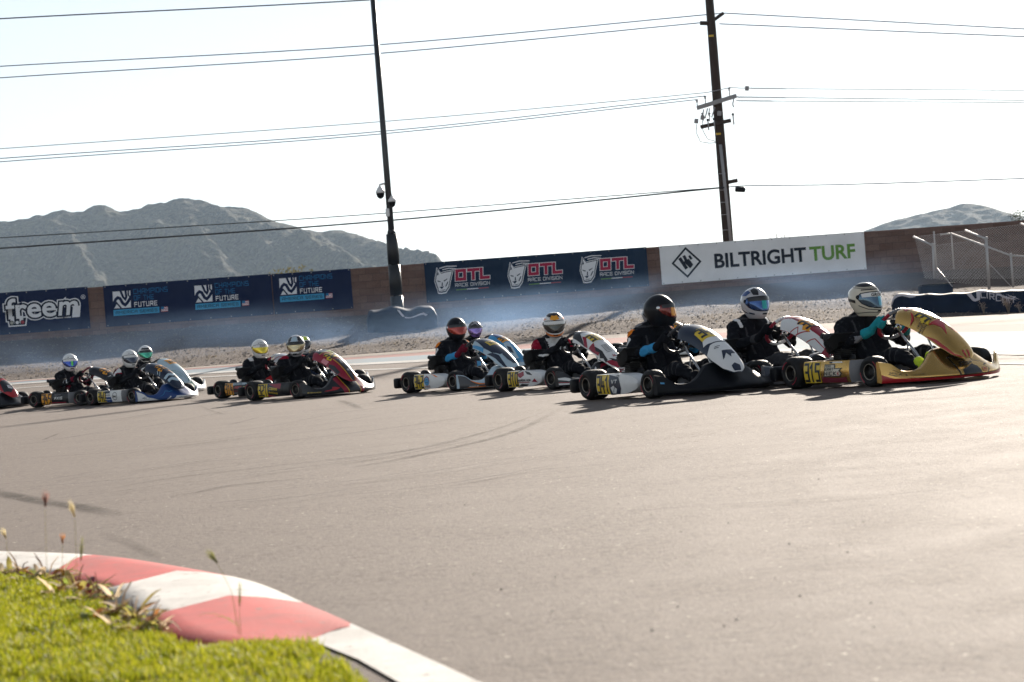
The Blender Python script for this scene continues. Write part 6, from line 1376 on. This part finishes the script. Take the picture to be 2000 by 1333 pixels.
mesh_panel(fz(1786,463,53.9), fz(2120,424,54.4), fz(2120,545,54.4), fz(1806,545,52.6)); mesh_panel(fz(1822,480,51.6), fz(1927,468,51.6), fz(1931,562,51.6), fz(1825,545,51.6)); mesh_panel(fz(1974,500,51.4), fz(2120,508,51.2), fz(2120,556,51.2), fz(1978,560,51.4))

# dry plants in front of the barrier, bushes and trees over the wall
MSP = M("dry_stalk", (.30,.24,.19), rough=.9, transl=.2); MSD = M("dry_seed", (.30,.25,.22), rough=.9, transl=.3)
def dry_plant(px, py, hpx, n, lab):
    p = at_ground(px, py); S = 4000/p.y; H = hpx/S; root = empty("dry_weed", p); tag(root, lab, "dry weed", "dry weeds in front of the tarped barrier"); st, sd = MB(), MB()
    for k in range(n):
        a = random.uniform(0, 6.28); l_ = random.uniform(.05, .45)*H; e = Vector((math.cos(a)*l_, math.sin(a)*l_*.6, H*random.uniform(.6, 1.0))); m = Vector((e.x*.35, e.y*.35, e.z*.5)); st.tube([(0,0,-.03), m, e], [.006,.005,.003], MSP, 4)
        for j in range(9):
            t = .35 + .65*j/8; q = m.lerp(e, (t-.35)/.65) + Vector((random.uniform(-.05,.05), random.uniform(-.04,.04), random.uniform(-.02,.04))); sd.ball(q, random.uniform(.005,.011), MSD, 5)
    st.build("stem", root); sd.build("seed_head", root)
dry_plant(1922, 615.5, 30, 6, "sparse dry weed with pale seed heads under the lettering on the barrier"); dry_plant(1970, 613, 36, 13, "bushiest dry weed with pale seed heads near the right edge"); dry_plant(1992, 612, 22, 6, "low dry weed at the very right edge of the photo")
mb = MB()
for i in range(70):
    x = random.uniform(1765, 2060); p = at_ground(x, 619.5 - (x-1752)*.049 - random.uniform(-1, 2)); tuft(mb, p + Vector((0,0,-.02)), random.uniform(.08,.22), 7, MDG, .5)
tag(mb.build("verge_grass"), "straw coloured grass along the foot of the tarped barrier", "dry grass", kind="stuff")
TRUNK = M("tree_bark", (.09,.065,.05), rough=.95, bump=.5); F1 = M("tree_leaf_olive", (.13,.115,.045), rough=.8, transl=.3); F2 = M("tree_leaf_dark", (.030,.045,.022), rough=.8, transl=.2); F3 = M("tree_twig_dry", (.24,.19,.15), rough=.9)
def small_tree(px, py_top, Y, rx, rz, n, leafm, lab, bare=False):
    t = at_Y(px, py_top, Y); root = empty("tree", (t.x, Y, 1.4)); tag(root, lab, "tree"); hz = t.z - 1.4; tr, cr = MB(), MB()
    tr.tube([(0,0,-.1),(.05,0,hz*.4),(.0,.05,hz*.7)], [.13,.09,.05], TRUNK, 8)
    for k in range(9):
        a = k*2.4; e = Vector((math.cos(a)*rx*.7, math.sin(a)*rx*.7, hz - rz*random.uniform(.2, 1.3))); tr.tube([(0,0,hz*random.uniform(.35,.65)), e*.55 + Vector((0,0,hz*.22)), e], [.04,.025,.010], TRUNK, 6)
    for k in range(n):
        a, b_ = random.uniform(0, 6.28), random.random()**.6; c = Vector((math.cos(a)*rx*b_, math.sin(a)*rx*b_, hz - rz + rz*random.uniform(-1, 1)*math.sqrt(max(0, 1-b_*b_))))
        if noise.noise(c*2.2 + Vector((px, 0, 0))) < -.12: continue
        d = Vector((random.gauss(0,1), random.gauss(0,1), random.gauss(0,1))).normalized(); o = d.orthogonal().normalized(); L = random.uniform(.05,.11) if not bare else random.uniform(.08,.2); w = L*.35 if not bare else .006
        cr.add([c - o*w, c + o*w, c + d*L + o*w*.4, c + d*L - o*w*.4], [(0,1,2,3)], leafm, False)
    tr.build("trunk", root); cr.build("crown", root)
small_tree(566, 517, 78, 1.1, .8, 1500, F1, "olive bush crown showing over the wall in front of the mountain")
small_tree(1503, 457, 70, .45, .35, 150, F3, "bare twiggy treetop above the white banner", True); small_tree(1523, 453, 70, .22, .22, 60, F3, "tiny bare sprig just right of the twiggy treetop above the white banner", True)
small_tree(1992, 408, 120, 1.0, 1.3, 2600, F2, "dark green tree over the wall at the right edge")

# ------------------------------------------------------------------ tyre smoke drifting before the wall, and the air
def box_obj(name, lo, hi, mat):
    m_ = MB(); m_.box([(a+b)/2 for a, b in zip(lo, hi)], [b-a for a, b in zip(lo, hi)], mat); return m_.build(name)
def smoke_mat():
    m = bpy.data.materials.new("tyre_smoke"); m.use_nodes = True; n, l = m.node_tree.nodes, m.node_tree.links
    n.remove(n["Principled BSDF"]); pv = n.new("ShaderNodeVolumePrincipled"); pv.inputs["Color"].default_value = (.40,.63,1.0,1); pv.inputs["Anisotropy"].default_value = .25
    tc = n.new("ShaderNodeTexCoord").outputs["Object"]; sp = n.new("ShaderNodeSeparateXYZ"); l.new(tc, sp.inputs[0])
    t = n.new("ShaderNodeTexNoise"); t.inputs["Scale"].default_value = .34; t.inputs["Detail"].default_value = 4; t.inputs["Roughness"].default_value = .55; t.inputs["Distortion"].default_value = .6; mp_ = n.new("ShaderNodeMapping"); mp_.inputs["Location"].default_value = (9.1, 3.3, 0); mp_.inputs["Scale"].default_value = (.6, 1, 1.7); mp_.inputs["Rotation"].default_value = (0, .25, 0); l.new(tc, mp_.inputs["Vector"]); l.new(mp_.outputs[0], t.inputs["Vector"])
    a = n.new("ShaderNodeMapRange"); a.inputs["From Min"].default_value = .44; a.inputs["From Max"].default_value = .62; l.new(t.outputs["Fac"], a.inputs["Value"])
    zf = n.new("ShaderNodeMapRange"); zf.interpolation_type = 'SMOOTHSTEP'; zf.inputs["From Min"].default_value = .40; zf.inputs["From Max"].default_value = -1.0; l.new(sp.outputs[2], zf.inputs["Value"])
    edge = []
    for ax, h_ in ((0, 14.0), (1, 3.2)):
        ab = n.new("ShaderNodeMath"); ab.operation = 'ABSOLUTE'; l.new(sp.outputs[ax], ab.inputs[0]); mr = n.new("ShaderNodeMapRange"); mr.interpolation_type = 'SMOOTHSTEP'; mr.inputs["From Min"].default_value = h_; mr.inputs["From Max"].default_value = h_*.6; l.new(ab.outputs[0], mr.inputs["Value"]); edge.append(mr.outputs[0])
    out = a.outputs[0]
    for e in [zf.outputs[0]] + edge:
        mu = n.new("ShaderNodeMath"); mu.operation = 'MULTIPLY'; l.new(out, mu.inputs[0]); l.new(e, mu.inputs[1]); out = mu.outputs[0]
    de = n.new("ShaderNodeMath"); de.operation = 'MULTIPLY'; de.inputs[1].default_value = .125; l.new(out, de.inputs[0]); l.new(de.outputs[0], pv.inputs["Density"])
    l.new(pv.outputs[0], n["Material Output"].inputs["Volume"]); return m
o = box_obj("smoke", (-14, -3.2, -1.4), (14, 3.2, 1.0), smoke_mat()); o.location = (-2.6, 51.0, 1.6); tag(o, "thin bluish tyre smoke drifting in front of the wall", "smoke", kind="stuff")
hm_ = bpy.data.materials.new("air_haze"); hm_.use_nodes = True; n_, l_ = hm_.node_tree.nodes, hm_.node_tree.links
n_.remove(n_["Principled BSDF"]); pv = n_.new("ShaderNodeVolumePrincipled"); pv.inputs["Color"].default_value = (.62,.80,1,1); pv.inputs["Density"].default_value = .000065; pv.inputs["Anisotropy"].default_value = .2; l_.new(pv.outputs[0], n_["Material Output"].inputs["Volume"])
o = box_obj("haze", (-4300, -80, -40), (4300, 8200, 420), hm_); tag(o, "thin pale air haze over the whole valley", "haze", kind="stuff")
